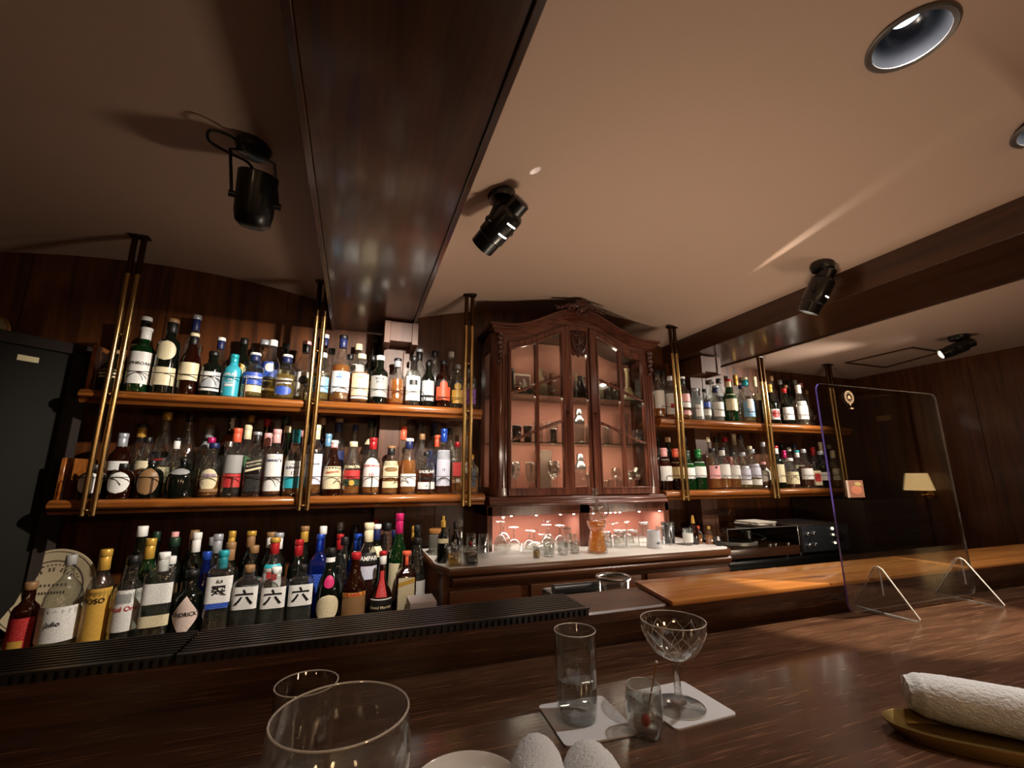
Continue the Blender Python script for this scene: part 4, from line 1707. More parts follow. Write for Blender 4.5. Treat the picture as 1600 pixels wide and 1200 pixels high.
def build_small_glass():
    zc = -.3735
    # tumblers on the dark end of the cabinet counter
    g = 'upturned glasses on the white cloth'
    for x, y, H, R, kind, lb in (
            (.585, 2.055, .105, .026, 'tumbler', 'tall upturned tumbler at the plinth edge, outside the niches'),
            (.545, 2.13, .100, .026, 'tumbler', 'upturned tumbler behind the tall one at the plinth edge'),
            (.500, 2.20, .125, .026, 'tumbler', 'tall upturned tumbler in the dim corner behind the square decanters'),
            (.440, 2.23, .115, .025, 'tumbler', 'upturned tumbler in the dim corner, nearest the wall'),
            (.745, 2.245, .172, .040, 'wine', 'tallest upturned stemmed glass in the door-side niche corner'),
            (.700, 2.150, .150, .032, 'goblet', 'upturned stemmed glass at the niche corner beside the plinth edge'),
            (.775, 2.165, .119, .034, 'wine', 'upturned wine glass second from the plinth edge'),
            (.835, 2.105, .107, .035, 'goblet', 'upturned goblet with thick foot, third from the plinth edge'),
            (.905, 2.215, .093, .048, 'coupe', 'wide upturned coupe at the back of the door-side niche'),
            (.900, 2.080, .088, .040, 'coupe', 'wide upturned coupe behind the little amber shot glass'),
            (.955, 2.165, .124, .034, 'wine', 'upturned wine glass in the middle of the door-side niche'),
            (1.000, 2.250, .135, .034, 'wine', 'tall upturned wine glass deep in the door-side niche'),
            (1.030, 2.165, .118, .034, 'goblet', 'upturned goblet beside the decanter niche post'),
            (1.095, 2.215, .100, .030, 'tumbler', 'upturned tumbler deep beside the decanter niche post'),
            (1.075, 2.115, .076, .027, 'tumbler', 'short upturned tumbler just left of the amber decanter'),
            (.885, 1.985, .058, .026, 'rocks', 'small cut rocks glass right of the amber shot glass'),
            (.965, 2.000, .060, .026, 'rocks', 'small cut rocks glass midway to the amber decanter'),
            (1.035, 2.015, .058, .024, 'rocks', 'small cut rocks glass nearest the amber decanter'),
            (1.275, 2.125, .080, .036, 'rocks', 'broad upturned glass just right of the amber decanter'),
            (1.355, 2.105, .086, .036, 'rocks', 'broad upturned glass second right of the amber decanter'),
            (1.435, 2.105, .084, .034, 'tumbler', 'broad upturned glass third right of the amber decanter'),
            (1.300, 2.215, .100, .038, 'coupe', 'upturned coupe behind the broad glasses, nearest the decanter'),
            (1.390, 2.225, .112, .038, 'coupe', 'upturned coupe in the middle of the turntable-side niche'),
            (1.480, 2.230, .116, .040, 'coupe', 'tall upturned coupe behind the white mug'),
            (1.575, 2.200, .110, .034, 'tumbler', 'upturned tall tumbler right behind the white mug'),
            (1.625, 2.120, .092, .028, 'tumbler', 'upturned tumbler right of the white mug')):
        small_glass(kind, lb, g, x, y, zc, H, R * 1.06, inv=kind != 'rocks' or x > 1.2, cut=kind == 'rocks')
    t = small_glass('rocks', 'tiny amber shot glass standing alone on the white cloth', None, .814, 1.965, zc, .053, .0175, cut=True, name='shot_glass')
    b = MB()
    b.lathe([(.0135, .005), (.0155, .01), (.0165, .034), (.016, .0345)], n=20)
    b.build('drink', plain('amber_drink', '#a8843c', rough=.15, coat=.5), t)
    # white mug
    t = thing('mug', 'white ceramic beaker with a small printed emblem on the white cloth', 'mug', (1.505, 2.02, zc))
    b = MB()
    b.lathe([(.036, 0), (.038, .004), (.036, .05), (.034, .086), (.033, .089), (.031, .086), (.031, .01), (0, .008)], n=32)
    b.build('body', plain('mug_white', '#c4c6cc', rough=.25, coat=.3), t)
    b = MB()
    v, f = [], []
    for k in range(9):
        a = -.28 + .56 * k / 8
        for zz in (.022 + .004 * abs(k - 4) / 4, .036 - .004 * abs(k - 4) / 4):
            v.append((.0373 * math.sin(a), -.0373 * math.cos(a), zz))
    f = [(2 * k, 2 * k + 2, 2 * k + 3, 2 * k + 1) for k in range(8)]
    b.add(v, f)
    b.build('emblem', plain('mug_print', '#5e5f68', rough=.5), t, smooth=0)
    # tin, cream jug handle, printed glass
    t = thing('metal_tin', 'dull grey metal canister behind the printed glass on the white cloth', 'canister', (1.690, 2.135, zc))
    MB().lathe([(.032, 0), (.034, .003), (.034, .095), (.030, .10)], n=28).build('body', plain('dull_tin', '#6d7072', rough=.35, metal=.8), t)
    MB().lathe([(.035, .10), (.036, .104), (.035, .113), (.010, .116)], n=28).build('lid', plain('tin_lid', '#6b6a64', rough=.35, metal=.8), t)
    t = thing('ice_tongs', 'slim steel tongs leaning on the grey canister', 'tongs', (1.650, 2.055, zc))
    b = MB()
    b.tube([(.012, .015, .0015), (-.014, 0, .045), (-.004, .01, .085), (.022, .028, .104), (.03, .032, .096)], .0022, 8)
    b.tube([(-.016, .0, .0015), (.006, 0, .05), (.006, .012, .085), (.022, .028, .104)], .0022, 8)
    b.build('tongs_arms', M['steel'], t)
    t = small_glass('rocks', 'small glass with white print beside the dark bitters bottle', None, 1.735, 2.03, zc, .088, .027)
    MB().lathe([(.0265, .018), (.0268, .02), (.0268, .062), (.0265, .064)], n=24).build('printed_band', lab_mat('W'), t)
    # square decanters and bitters on the near corner
    def square_decanter(x, y, lqc, stop, label):
        t = thing('square_decanter', label, 'decanter', (x, y, zc), .1, 'square cut decanters')
        b = MB()
        b.lathe([(.026, 0), (.028, .003), (.028, .058), (.024, .064), (.011, .067), (.010, .076), (.013, .079)], n=24, p=8)
        b.build('body', M['cut'], t)
        b = MB()
        b.lathe([(.0225, .006), (.024, .008), (.024, .05), (.0235, .0505)], n=24, p=8)
        b.build('liquid', lqc, t)
        b = MB()
        b.ball((0, 0, .088), .011, .011, .011, 10, 8)
        b.build('stopper', stop, t)
    square_decanter(.418, 1.925, LQ['p'], M['cut'], 'small square decanter of pale gold spirit with clear stopper')
    square_decanter(.488, 1.915, LQ['d'], plain('ruby', '#7a1f26', rough=.1, coat=.5), 'small square decanter of dark spirit with ruby stopper')
    t = thing('bitters_bottle', 'dark bitters bottle with cream label and gold top behind the square decanters', 'bottle', (.385, 2.005, zc))
    MB().lathe([(.022, 0), (.0235, .003), (.0235, .105), (.018, .122), (.0085, .135), (.008, .165)], n=20).build('body', GL['d'], t)
    MB().lathe([(.011, .150), (.0115, .152), (.0110, .176), (.006, .180), (.006, .198)], n=16).build('cap', cap_mat('Y'), t)
    b = MB()
    v, f = [], []
    for k in range(13):
        a = -1.3 + 2.6 * k / 12
        for zz in (.085, .104):
            v.append((.0242 * math.sin(a), -.0242 * math.cos(a), zz))
    b.add(v, [(2 * k, 2 * k + 2, 2 * k + 3, 2 * k + 1) for k in range(12)])
    b.build('label', lab_mat('C'), t, smooth=60)
    t = thing('bitters_bottle', 'slim dark bitters bottle in the dim corner next to the cream-label one', 'bottle', (.452, 2.06, zc))
    MB().lathe([(.019, 0), (.020, .003), (.020, .095), (.009, .118), (.008, .15)], n=20).build('body', GL['d'], t)
    MB().lathe([(.010, .14), (.0105, .142), (.0100, .165), (.007, .168)], n=16).build('cap', cap_mat('K'), t)
    t = thing('storage_jar', 'pale storage jar with round wooden lid at the counter corner', 'jar', (.395, 2.225, zc))
    MB().lathe([(.034, 0), (.036, .004), (.036, .095), (.033, .100)], n=28).build('body', thin_glass('jar_glass', '#cfd0cc', haze=.45, hazecol='#b9b4aa', wavy=0, edge=.4), t)
    MB().lathe([(.037, .1005), (.038, .104), (.037, .116), (.033, .120)], n=28).build('lid', plain('jar_lid', '#a5713c', rough=.4), t)
    # bottles at the turntable end of the cloth
    t = thing('bitters_bottle', 'dark brown bitters bottle with tall gold spout, right of the printed glass', 'bottle', (1.79, 2.045, zc))
    MB().lathe([(.023, 0), (.024, .003), (.024, .085), (.018, .098), (.009, .108), (.0085, .12)], n=20).build('body', GL['b'], t)
    MB().lathe([(.0215, .004), (.022, .006), (.022, .075), (.0215, .076)], n=20).build('liquid', LQ['d'], t)
    MB().lathe([(.010, .112), (.0105, .115), (.008, .135), (.005, .154)], n=14).build('cap', cap_mat('Y'), t)
    for x, y, H, lq, cp, lb in ((1.835, 2.06, .094, 'a', 'O', 'small amber flask with orange cap beside the dark bitters bottle'),
                                (1.872, 2.02, .095, 'a', 'Y', 'small amber bottle with gold cap near the cloth end')):
        t = thing('small_bottle', lb, 'bottle', (x, y, zc))
        MB().lathe([(.018, 0), (.0195, .003), (.0195, H * .58), (.014, H * .68), (.007, H * .75), (.0065, H * .86)], n=20).build('body', GL['c'], t)
        MB().lathe([(.017, .004), (.0178, .006), (.0178, H * .5), (.0172, H * .51)], n=20).build('liquid', LQ[lq], t)
        MB().lathe([(.008, H * .84), (.0085, H * .85), (.008, H)], n=14).build('cap', cap_mat(cp), t)
    t = thing('dropper_bottle', 'tiny black dropper bottle with white teat at the end of the cloth', 'bottle', (1.862, 1.945, zc))
    MB().lathe([(.013, 0), (.0135, .002), (.0135, .025), (.007, .029), (.007, .031)], n=20).build('body', M['black'], t)
    MB().lathe([(.008, .031), (.008, .035), (.0055, .037), (.005, .047), (.002, .051)], n=16).build('dropper', M['china'], t)
    # amber decanter with handle
    t = thing('crystal_decanter', 'handled crystal decanter of amber spirit with tall stopper, centre of the cloth', 'decanter', (1.152, 1.995, zc))
    outer = [(.050, 0), (.052, .004), (.050, .014), (.046, .030), (.038, .085), (.033, .100), (.0325, .106), (.040, .118), (.0475, .138), (.0455, .158), (.034, .176), (.022, .186), (.019, .196), (.022, .212), (.034, .222), (.031, .219), (.018, .208)]
    b = MB()
    b.shell(outer, n=36)
    b.build('body', M['cut'], t)
    MB().lathe([(.0, .0), (.049, .0005), (.050, .004), (.047, .010), (0, .011)], n=36).build('thick_base', M['solid'], t)
    b = MB()
    b.lathe(smooth_prof([(.044, .012), (.042, .030), (.035, .085), (.0305, .100), (.030, .106), (.0375, .119), (.044, .138), (.043, .150), (.042, .1505)], 2), n=36)
    b.build('liquid', liquid_mat('decanter_amber', '#f8cc7a', '#f0ac50', .4), t)
    MB().lathe([(.015, .205), (.014, .222), (.010, .234), (.019, .250), (.020, .256), (.010, .268), (.014, .285), (.020, .306), (.018, .311), (0, .312)], n=28).build('stopper', M['cut'], t)
    b = MB()
    b.tube([(.030, 0, .214), (.050, 0, .232), (.070, 0, .222), (.074, 0, .198), (.062, 0, .172), (.045, 0, .160)], [.006, .007, .007, .007, .0065, .006], 10)
    b.build('handle', M['cut'], t)
    # inside the cabinet -------------------------------------------------
    z1, z2, z3 = -.155 + .602 + .0005, -.155 + .335 + .0005, -.155 + .0585
    gg = 'glassware inside the cabinet'
    t = thing('picture_card', 'framed little picture of two pale figures on the top cabinet shelf', 'picture', (.905, 2.36, z1))
    f = MB().box(-.055, .055, -.004, .004, 0, .150).build('frame', plain('frame_cream', '#c9bba6', rough=.6), t, bevel=.002)
    f.rotation_euler.x = -.12
    b = MB()
    b.box(-.045, .045, -.0046, -.0041, .012, .138)
    pp = b.build('picture_ground', plain('picture_ground', '#7a4a44', rough=.6), t)
    pp.rotation_euler.x = -.12
    b = MB()
    for dx, dz, rx, rz_ in ((-.012, .05, .016, .030), (.014, .07, .014, .040), (.010, .110, .008, .010), (-.014, .088, .008, .009), (0, .03, .026, .012)):
        b.ball((dx, -.0050, dz), rx, .0004, rz_, 14, 8)
    pp = b.build('picture_figures', plain('picture_pale', '#cdbfae', rough=.6), t)
    pp.rotation_euler.x = -.12
    t = thing('figure_bottle', 'dark slender figure bottle beside the little picture', 'bottle', (.852, 2.395, z1))
    MB().lathe([(.020, 0), (.022, .004), (.020, .08), (.010, .11), (.008, .15), (.012, .165), (.006, .185)], n=18).build('body', plain('dark_blue_ceramic', '#2a2c3c', rough=.3, coat=.3), t)
    t = thing('copper_pot', 'small round copper pot in the corner of the top cabinet shelf', 'pot', (.845, 2.29, z1))
    MB().lathe([(.022, 0), (.034, .008), (.038, .022), (.030, .036), (.022, .040), (.024, .044), (.0, .042)], n=24).build('body', plain('copper', '#b06a4a', rough=.2, metal=1.0), t)
    b = MB()
    b.tube([(-.030, 0, .030), (-.024, 0, .056), (0, 0, .066), (.024, 0, .056), (.030, 0, .030)], .003, 8)
    b.build('handle', plain('copper', '#b06a4a', rough=.2, metal=1.0), t)
    t = thing('bird_figurine', 'small dark bird-like figurine before the little picture', 'figurine', (.912, 2.275, z1))
    b = MB()
    b.ball((0, 0, .026), .018, .016, .026)
    b.ball((.012, 0, .052), .010, .009, .011)
    b.tube([(.018, 0, .052), (.032, 0, .050)], [.004, .001], 6)
    b.tube([(-.014, 0, .024), (-.040, 0, .012)], [.010, .002], 6)
    b.build('body', plain('pewter', '#4c4a4a', rough=.35, metal=.7), t)
    def jug(name, label, x, y, z, H, R, mat, handle=True):
        t = thing(name, label, 'jug', (x, y, z))
        MB().lathe([(R * .7, 0), (R * .78, H * .03), (R, H * .3), (R * .95, H * .5), (R * .5, H * .74), (R * .36, H * .84), (R * .46, H * .97), (R * .42, H), (R * .3, H * .96)], n=28).build('body', mat, t)
        if handle:
            MB().tube([(R * .42, 0, H * .92), (R * .95, 0, H * .95), (R * 1.25, 0, H * .78), (R * .95, 0, H * .55)], R * .11, 8).build('handle', mat, t)
        return t
    jug('stoneware_jug', 'tan stoneware jug behind small cups, left half of the top cabinet shelf', 1.018, 2.37, z1, .185, .046, plain('stoneware', '#a98d68', rough=.5))
    jug('black_jug', 'black pottery jug in the middle pane of the cabinet', 1.29, 2.36, z1, .16, .045, plain('black_pottery', '#1a1513', rough=.35, coat=.2))
    jug('cream_pitcher', 'cream pitcher with loop handle behind the right door', 1.42, 2.37, z1, .155, .036, plain('cream_glaze', '#c9b8a0', rough=.3))
    jug('brown_jug', 'squat dark brown jug beside the ship decanter', 1.51, 2.385, z1, .135, .050, plain('brown_glaze', '#3c2a20', rough=.3, coat=.3))
    t = thing('ship_decanter', 'cream ceramic ship decanter with long neck, right end of top cabinet shelf', 'decanter', (1.60, 2.31, z1))
    MB().lathe([(.066, 0), (.070, .006), (.060, .030), (.036, .068), (.026, .080), (.028, .086), (.024, .092), (.015, .105), (.013, .20), (.018, .214), (.018, .222), (.010, .222)], n=32).build('body', plain('cream_ceramic', '#d9c49c', rough=.35, coat=.2), t)
    t = thing('candlestick', 'small silver candlestick beside the black jug', 'candlestick', (1.225, 2.30, z1))
    MB().lathe([(.024, 0), (.024, .004), (.008, .012), (.006, .05), (.012, .06), (.006, .07), (.006, .10), (.014, .106), (.010, .108)], n=20).build('stick', M['silver'], t)
    MB().lathe([(.009, .108), (.009, .160), (.004, .163)], n=14).build('candle', plain('candle_wax', '#c8b896', rough=.6), t)
    t = thing('book', 'upright tan book leaning behind the stoneware jug', 'book', (1.115, 2.40, z1))
    MB().box(-.014, .014, -.03, .02, 0, .175).build('cover', plain('tan_book', '#a8745a', rough=.7), t, bevel=.002)
    t = thing('ivory_figurine', 'low ivory animal figurine before the black jug', 'figurine', (1.300, 2.262, z1))
    b = MB()
    b.ball((0, 0, .030), .032, .014, .018)
    b.ball((.030, 0, .044), .012, .010, .012)
    for sx in (-.020, .018):
        b.tube([(sx, 0, .022), (sx, 0, .0)], [.008, .007], 8)
    b.build('body', plain('ivory', '#c9b79a', rough=.4), t)
    for x, y, H, R, kind, lb in ((1.005, 2.265, .060, .020, 'rocks', 'small cup before the stoneware jug on the top cabinet shelf'),
                                 (1.052, 2.262, .066, .019, 'goblet', 'little stemmed cup before the stoneware jug on the top cabinet shelf'),
                                 (1.430, 2.268, .075, .020, 'tumbler', 'small clear glass before the cream pitcher on the top cabinet shelf'),
                                 (1.492, 2.275, .070, .022, 'rocks', 'small clear glass before the brown jug on the top cabinet shelf')):
        small_glass(kind, lb, gg, x, y, z1, H, R, cut=True)
    metal_cut = thin_glass('silvered_glass', '#6e6a68', wavy=1.0, edge=1.0, base=.25)
    for x, y, H, R, kind, cut, mat, lb in (
            (.838, 2.29, .094, .028, 'tumbler', True, metal_cut, 'silvered tumbler nearest the door post, middle cabinet shelf'),
            (.908, 2.30, .095, .028, 'tumbler', True, metal_cut, 'silvered tumbler second from the door post, middle cabinet shelf'),
            (.985, 2.33, .120, .032, 'tumbler', False, None, 'tall clear tumbler behind the left glazing bar, middle cabinet shelf'),
            (1.072, 2.33, .126, .042, 'tumbler', False, None, 'wide pale tumbler at the edge of the left door, middle cabinet shelf'),
            (1.050, 2.262, .080, .020, 'rocks', True, metal_cut, 'dark small glass before the wide pale tumbler'),
            (1.300, 2.30, .116, .026, 'tumbler', False, None, 'tall clear glass right of the shaker in the middle pane'),
            (1.355, 2.38, .118, .027, 'tumbler', False, None, 'clear tumbler at the inner edge of the right door, middle shelf'),
            (1.420, 2.30, .112, .028, 'tumbler', False, None, 'clear tumbler second behind the right door, middle shelf'),
            (1.480, 2.37, .114, .028, 'tumbler', False, None, 'clear tumbler third behind the right door, middle shelf'),
            (1.530, 2.29, .110, .027, 'tumbler', True, None, 'cut tumbler beside the right glazing bar, middle shelf'),
            (1.597, 2.38, .205, .046, 'flare', False, None, 'tall flared glass vase behind the right door, middle shelf'),
            (1.640, 2.285, .090, .036, 'rocks', True, None, 'cut glass bowl in the right corner of the middle cabinet shelf')):
        small_glass(kind, lb, gg, x, y, z2, H, R, cut=cut, mat=mat)
    for x, y, H, R, kind, cut, lb in (
            (.800, 2.30, .165, .028, 'goblet', True, 'cut crystal goblet nearest the door post, cabinet floor'),
            (.855, 2.36, .172, .028, 'goblet', True, 'second cut crystal goblet from the door post, cabinet floor'),
            (.905, 2.28, .170, .022, 'flute', False, 'slender flute beside the left glazing bar, cabinet floor'),
            (.965, 2.36, .168, .024, 'flute', False, 'slender flute behind the left glazing bar, cabinet floor'),
            (1.052, 2.28, .176, .036, 'goblet', True, 'big cut crystal goblet before the glass vase, cabinet floor'),
            (1.110, 2.36, .160, .026, 'wine', False, 'clear wine glass behind the inner stile, cabinet floor'),
            (1.290, 2.29, .110, .024, 'tumbler', True, 'cut tumbler right of the lower shaker'),
            (1.340, 2.35, .150, .026, 'flute', False, 'flute at the inner edge of the right door, cabinet floor'),
            (1.385, 2.27, .066, .020, 'rocks', False, 'first of the small plain glasses behind the right door, cabinet floor'),
            (1.430, 2.29, .072, .020, 'rocks', False, 'second of the small plain glasses behind the right door, cabinet floor'),
            (1.472, 2.265, .075, .020, 'rocks', False, 'third of the small plain glasses behind the right door, cabinet floor'),
            (1.505, 2.35, .140, .030, 'wine', False, 'tall wine glass beside the right glazing bar, cabinet floor'),
            (1.555, 2.27, .120, .028, 'wine', True, 'cut wine glass just past the right glazing bar, cabinet floor'),
            (1.625, 2.30, .145, .036, 'wine', True, 'sparkling wine glass in the right corner of the cabinet floor')):
        small_glass(kind, lb, gg, x, y, z3, H, R, cut=cut)
    small_glass('vase', 'big pale glass vase behind the cut goblet, cabinet floor', None, 1.030, 2.365, z3, .238, .056, mat=thin_glass('pale_vase', '#dcd4cc', haze=.3, hazecol='#d8c4b4', wavy=.1))
    for z, lb, H in ((z2, 'steel cocktail shaker in the middle pane, middle cabinet shelf', .208), (z3, 'cocktail shaker with clear body and steel top, cabinet floor', .220)):
        t = thing('cocktail_shaker', lb, 'shaker', (1.235, 2.30, z), 0, 'cocktail shakers')
        MB().lathe([(.026, 0), (.028, .004), (.034, H * .58), (.034, H * .60)], n=28).build('body', M['cut'] if z == z3 else thin_glass('shaker_glass', '#d8cfc8', haze=.25, hazecol='#e0d6cc', wavy=.5, edge=.9, base=.12), t)
        MB().lathe([(.035, H * .60), (.036, H * .62), (.033, H * .70), (.022, H * .78), (.020, H * .80)], n=28).build('strainer', M['steel'], t)
        MB().lathe([(.020, H * .80), (.021, H * .82), (.019, H * .96), (.014, H)], n=28).build('cap', M['steel'], t)


def build_misc():
    # white paper box on the worktop next to the counter
    t = thing('paper_box', 'pale pink-white lidded box in the gap before the cabinet counter', 'box', (.283, 1.88, -.575))
    MB().box(-.050, .048, -.055, .06, 0, .070).build('box_body', M['box'], t, bevel=.002)
    MB().box(-.052, .050, -.058, .062, .070, .098).build('lid', M['box'], t, bevel=.002)
    # printed plate leaning in the dark corner
    t = thing('display_plate', 'large cream plate with arced lettering leaning in the dark corner', 'plate', (-1.075, 2.27, -.575))
    mt = Matrix.Rotation(math.radians(78), 3, 'X')
    R = .150
    c0 = Vector((0, 0, R * math.sin(math.radians(78)) + .002))
    b = MB()
    b.lathe([(0, -.006), (R * .62, -.006), (R * .95, .006), (R, .010), (R * .99, .013), (R * .70, .004), (R * .62, .0), (0, 0)], tuple(c0), n=64, mtx=mt)
    b.build('plate', plain('plate_cream', '#b9a98a', rough=.3, coat=.3), t)
    b = MB()
    for rr_, w in ((R * .70, .004), (R * .93, .002)):
        for k in range(64):
            a0, a1 = 2 * PI * k / 64, 2 * PI * (k + 1) / 64
            zz = .0052 if rr_ < R * .8 else .0125
            q = [(rr_ * math.cos(a), rr_ * math.sin(a)) for a in (a0, a1)]
            q2 = [((rr_ + w) * math.cos(a), (rr_ + w) * math.sin(a)) for a in (a0, a1)]
            v = [mt @ Vector((x, y, zz)) + c0 for x, y in q + q2]
            b.add(v, [(0, 1, 3, 2)])
    rn = random.Random(8)
    for rr_, n, a_lo, a_hi, h in ((R * .60, 17, .5, 2.6, .010), (R * .46, 11, .75, 2.4, .014)):
        for k in range(n):
            a = a_lo + (a_hi - a_lo) * k / (n - 1)
            if rn.random() < .14:
                continue
            w = .006
            pts = []
            for dx, dy in ((-w / 2, 0), (w / 2, 0), (w / 2, h), (-w / 2, h)):
                x = (rr_ + dy) * math.cos(a) + dx * math.sin(a)
                y = (rr_ + dy) * math.sin(a) - dx * math.cos(a)
                pts.append(mt @ Vector((x, y, .0008)) + c0)
            b.add(pts, [(0, 1, 2, 3)])
    for zz, n in ((.015, 9), (-.012, 12)):
        for k in range(n):
            x = -.05 + .10 * k / (n - 1)
            pts = [mt @ Vector((x + dx, zz + dy, .0008)) + c0 for dx, dy in ((-.003, 0), (.003, 0), (.003, .009), (-.003, .009))]
            b.add(pts, [(0, 1, 2, 3)])
    b.build('printed_rings', plain('plate_print', '#4b3f33', rough=.6), t, smooth=0)
    # brown jar at the picture edge
    t = thing('brown_jar', 'dim reddish jar at the picture edge below the door', 'jar', (-1.20, 1.93, -.575))
    MB().lathe([(.03, 0), (.034, .004), (.034, .10), (.025, .12), (.026, .14), (.02, .142)], n=24).build('body', plain('brown_jar_glaze', '#7a3a20', rough=.35, coat=.2), t)
    # ice pail rim and black appliance behind the ledge
    t = thing('ice_pail', 'glass ice pail with shiny metal rim just behind the ledge', 'pail', (.72, 1.165, -.42))
    b = MB()
    b.shell([(.038, 0), (.046, .13), (.0445, .13), (.036, .004)], n=36)
    b.build('pail_wall', M['glass'], t)
    MB().lathe([(.036, 0), (.040, .002), (.040, .012), (.034, .014)], n=36).build('thick_base', M['solid'], t)
    b = MB()
    b.tube([(.0455 * math.cos(2 * PI * k / 40), .0455 * math.sin(2 * PI * k / 40), .134) for k in range(40)], .0045, 8, closed=True)
    b.build('metal_rim', M['steel'], t)
    t = thing('appliance', 'black rounded appliance top rising behind the ledge', 'appliance', (.635, 1.26, -.42))
    b = MB()
    b.box(-.075, .070, -.04, .06, 0, .085)
    b.build('housing', M['black'], t, bevel=.012)
    b = MB()
    b.tube([(-.075, -.03, .098), (.070, -.03, .098)], .014, 14)
    b.build('lid_roll', plain('satin_black', '#2a2a2b', rough=.3, coat=.3), t)
    t = thing('work_counter', 'low steel work counter hidden behind the bar ledge', 'counter', (.85, 1.26, -.42))
    MB().box(-2.0, 2.4, -.17, .14, -.03, 0).build('top', plain('work_steel', '#3a3836', rough=.35, metal=.6), t)
    MB().box(-2.0, 2.4, -.15, .12, -.96, -.03).build('carcass', M['beam'], t)
    # strip work light of the bartender, lying behind the ledge
    for x, n, wt in ((1.06, 'strip work light behind the bar ledge, before the cabinet', WORK_W[0]), (2.3, 'strip work light behind the bar ledge, before the turntable', WORK_W[1])):
        t = thing('work_light', n, 'lamp', (x, 1.20, -.42), 0, 'work lights behind the ledge')
        MB().box(-.21, .21, -.02, .02, 0, .022).build('housing', M['silver'], t, bevel=.003)
        MB().box(-.20, .20, -.014, .014, .022, .025).build('tube_cover', plain('lit_tube', '#ffe2b8', emit=3), t)
        lamp('AREA', 'work_beam', (x, 1.20, -.392), wt, (1.0, .82, .62), (x, 1.32 if x < 2 else 1.9, 1 if x < 2 else .35), .4, sy=.03)
    # turntable ----------------------------------------------------------
    t = thing('record_player', 'wooden turntable with clear dust cover right of the cabinet counter', 'turntable', (2.19, 2.13, -.445))
    W2, D2 = .262, .185
    b = MB()
    b.box(-W2, W2, -D2, D2, 0, .050)
    b.build('plinth', wood('plinth_wood', '#24130b', '#452716', 'x', rough=.3), t, bevel=.004)
    MB().lathe([(.135, .052), (.142, .054), (.142, .068), (.138, .070)], (-.06, 0, 0), n=64).build('platter', plain('platter_silver', '#b8b8b4', rough=.3, metal=.4), t)
    MB().lathe([(.132, .070), (.133, .0715), (.133, .073), (.003, .0735)], (-.06, 0, 0), n=48).build('mat', M['rubber'], t)
    b = MB()
    b.tube([(.185, .10, .085), (.17, .0, .087), (.12, -.085, .080), (.075, -.10, .076)], .0045, 10)
    b.lathe([(.020, 0), (.020, .05)], (.185, .10, .05), n=20)
    b.tube([(.185, .10, .086), (.19, .15, .086)], .013, 14)
    b.build('tonearm', M['silver'], t)
    for x in (.06, .10, .20):
        MB().lathe([(.011, .05), (.011, .060), (.009, .062)], (x, -.16, 0), n=16).build('knob', M['steel'], t)
    b = MB()
    h = .155
    th = .003
    b.box(-W2, W2, -D2, -D2 + th, .05, h)
    b.box(-W2, W2, D2 - th, D2, .05, h)
    b.box(-W2, -W2 + th, -D2, D2, .05, h)
    b.box(W2 - th, W2, -D2, D2, .05, h)
    b.box(-W2, W2, -D2, D2, h - th, h)
    cv = b.build('dust_cover', M['cover'], t, smooth=0)
    b = MB()
    for a, c_ in (((-W2, -D2, h), (W2, -D2, h)), ((W2, -D2, h), (W2, -D2, .05)), ((-W2, -D2, h), (-W2, -D2, .05)), ((W2, -D2, h), (W2, D2, h))):
        b.tube([a, c_], .0018, 6)
    b.build('cover_edges', plain('cover_edge', '#5a5650', rough=.25, coat=.3), cv)
    for x in (-.2, .2):
        for y in (-.14, .14):
            MB().lathe([(.016, -.012), (.018, -.008), (.018, 0)], (x, y, 0), n=16).build('foot', M['black'], t)
    # records lying on the cover
    rn = random.Random(5)
    for k in range(5):
        s = .078
        b = MB()
        b.box(-s, s, -.075, .075, 0, .0045)
        o = b.build('record_sleeve', plain('sleeve_%d' % k, ['#c9c2b4', '#6a655c', '#d8d2c6', '#8a8478', '#bdb6a8'][k], rough=.6), None, (2.26 + rn.uniform(-.012, .012), 2.06 + rn.uniform(-.01, .01), E - .290 + .0048 * k + .0005), rz=rn.uniform(-.25, .25))
        tag(o, ['lowest', 'second lowest', 'middle', 'second highest', 'topmost'][k] + ' of five small record sleeves stacked on the dust cover', 'record', 'record sleeves on the dust cover')
    # amplifier
    t = thing('amplifier', 'dark amplifier with silver knobs and small lights, right of the turntable', 'amplifier', (2.685, 2.12, -.457))
    MB().box(-.205, .205, -.165, .165, .012, .165).build('case', plain('amp_case', '#1c1512', rough=.4), t, bevel=.004)
    MB().box(-.198, .198, -.170, -.164, .018, .158).build('face_plate', plain('amp_face', '#3a3e46', rough=.3, metal=.5), t, bevel=.002)
    rx = Matrix.Rotation(PI / 2, 3, 'X')
    for x, z in ((-.165, .115), (-.115, .118), (-.165, .052), (-.115, .055)):
        MB().lathe([(.013, 0), (.013, .018), (.011, .020)], (x, -.170, z), n=18, mtx=rx).build('knob', M['steel'], t)
    MB().lathe([(.030, 0), (.030, .022), (.026, .025)], (.095, -.170, .090), n=28, mtx=rx).build('volume_knob', M['black'], t)
    for x, z, r_ in ((.055, .140, .009), (.055, .105, .006), (.063, .058, .007)):
        MB().lathe([(r_, 0), (r_, .006), (r_ * .6, .009)], (x, -.170, z), n=14, mtx=rx).build('indicator', plain('indicator_light', '#fff0d8', emit=.8), t)
    MB().lathe([(.012, 0), (.012, .016)], (.150, -.170, .108), n=16, mtx=rx).build('knob', M['steel'], t)
    for x in (-.17, .17):
        for y in (-.12, .12):
            MB().lathe([(.018, 0), (.018, .012)], (x, y, 0), n=16).build('foot', M['black'], t)
    # rack under both
    t = thing('audio_rack', 'low black audio rack under turntable and amplifier', 'rack', (2.44, 2.13, -.457))
    b = MB()
    b.box(-.535, .52, -.20, .31, -.022, 0)
    b.build('top', M['black'], t, bevel=.002)
    b = MB()
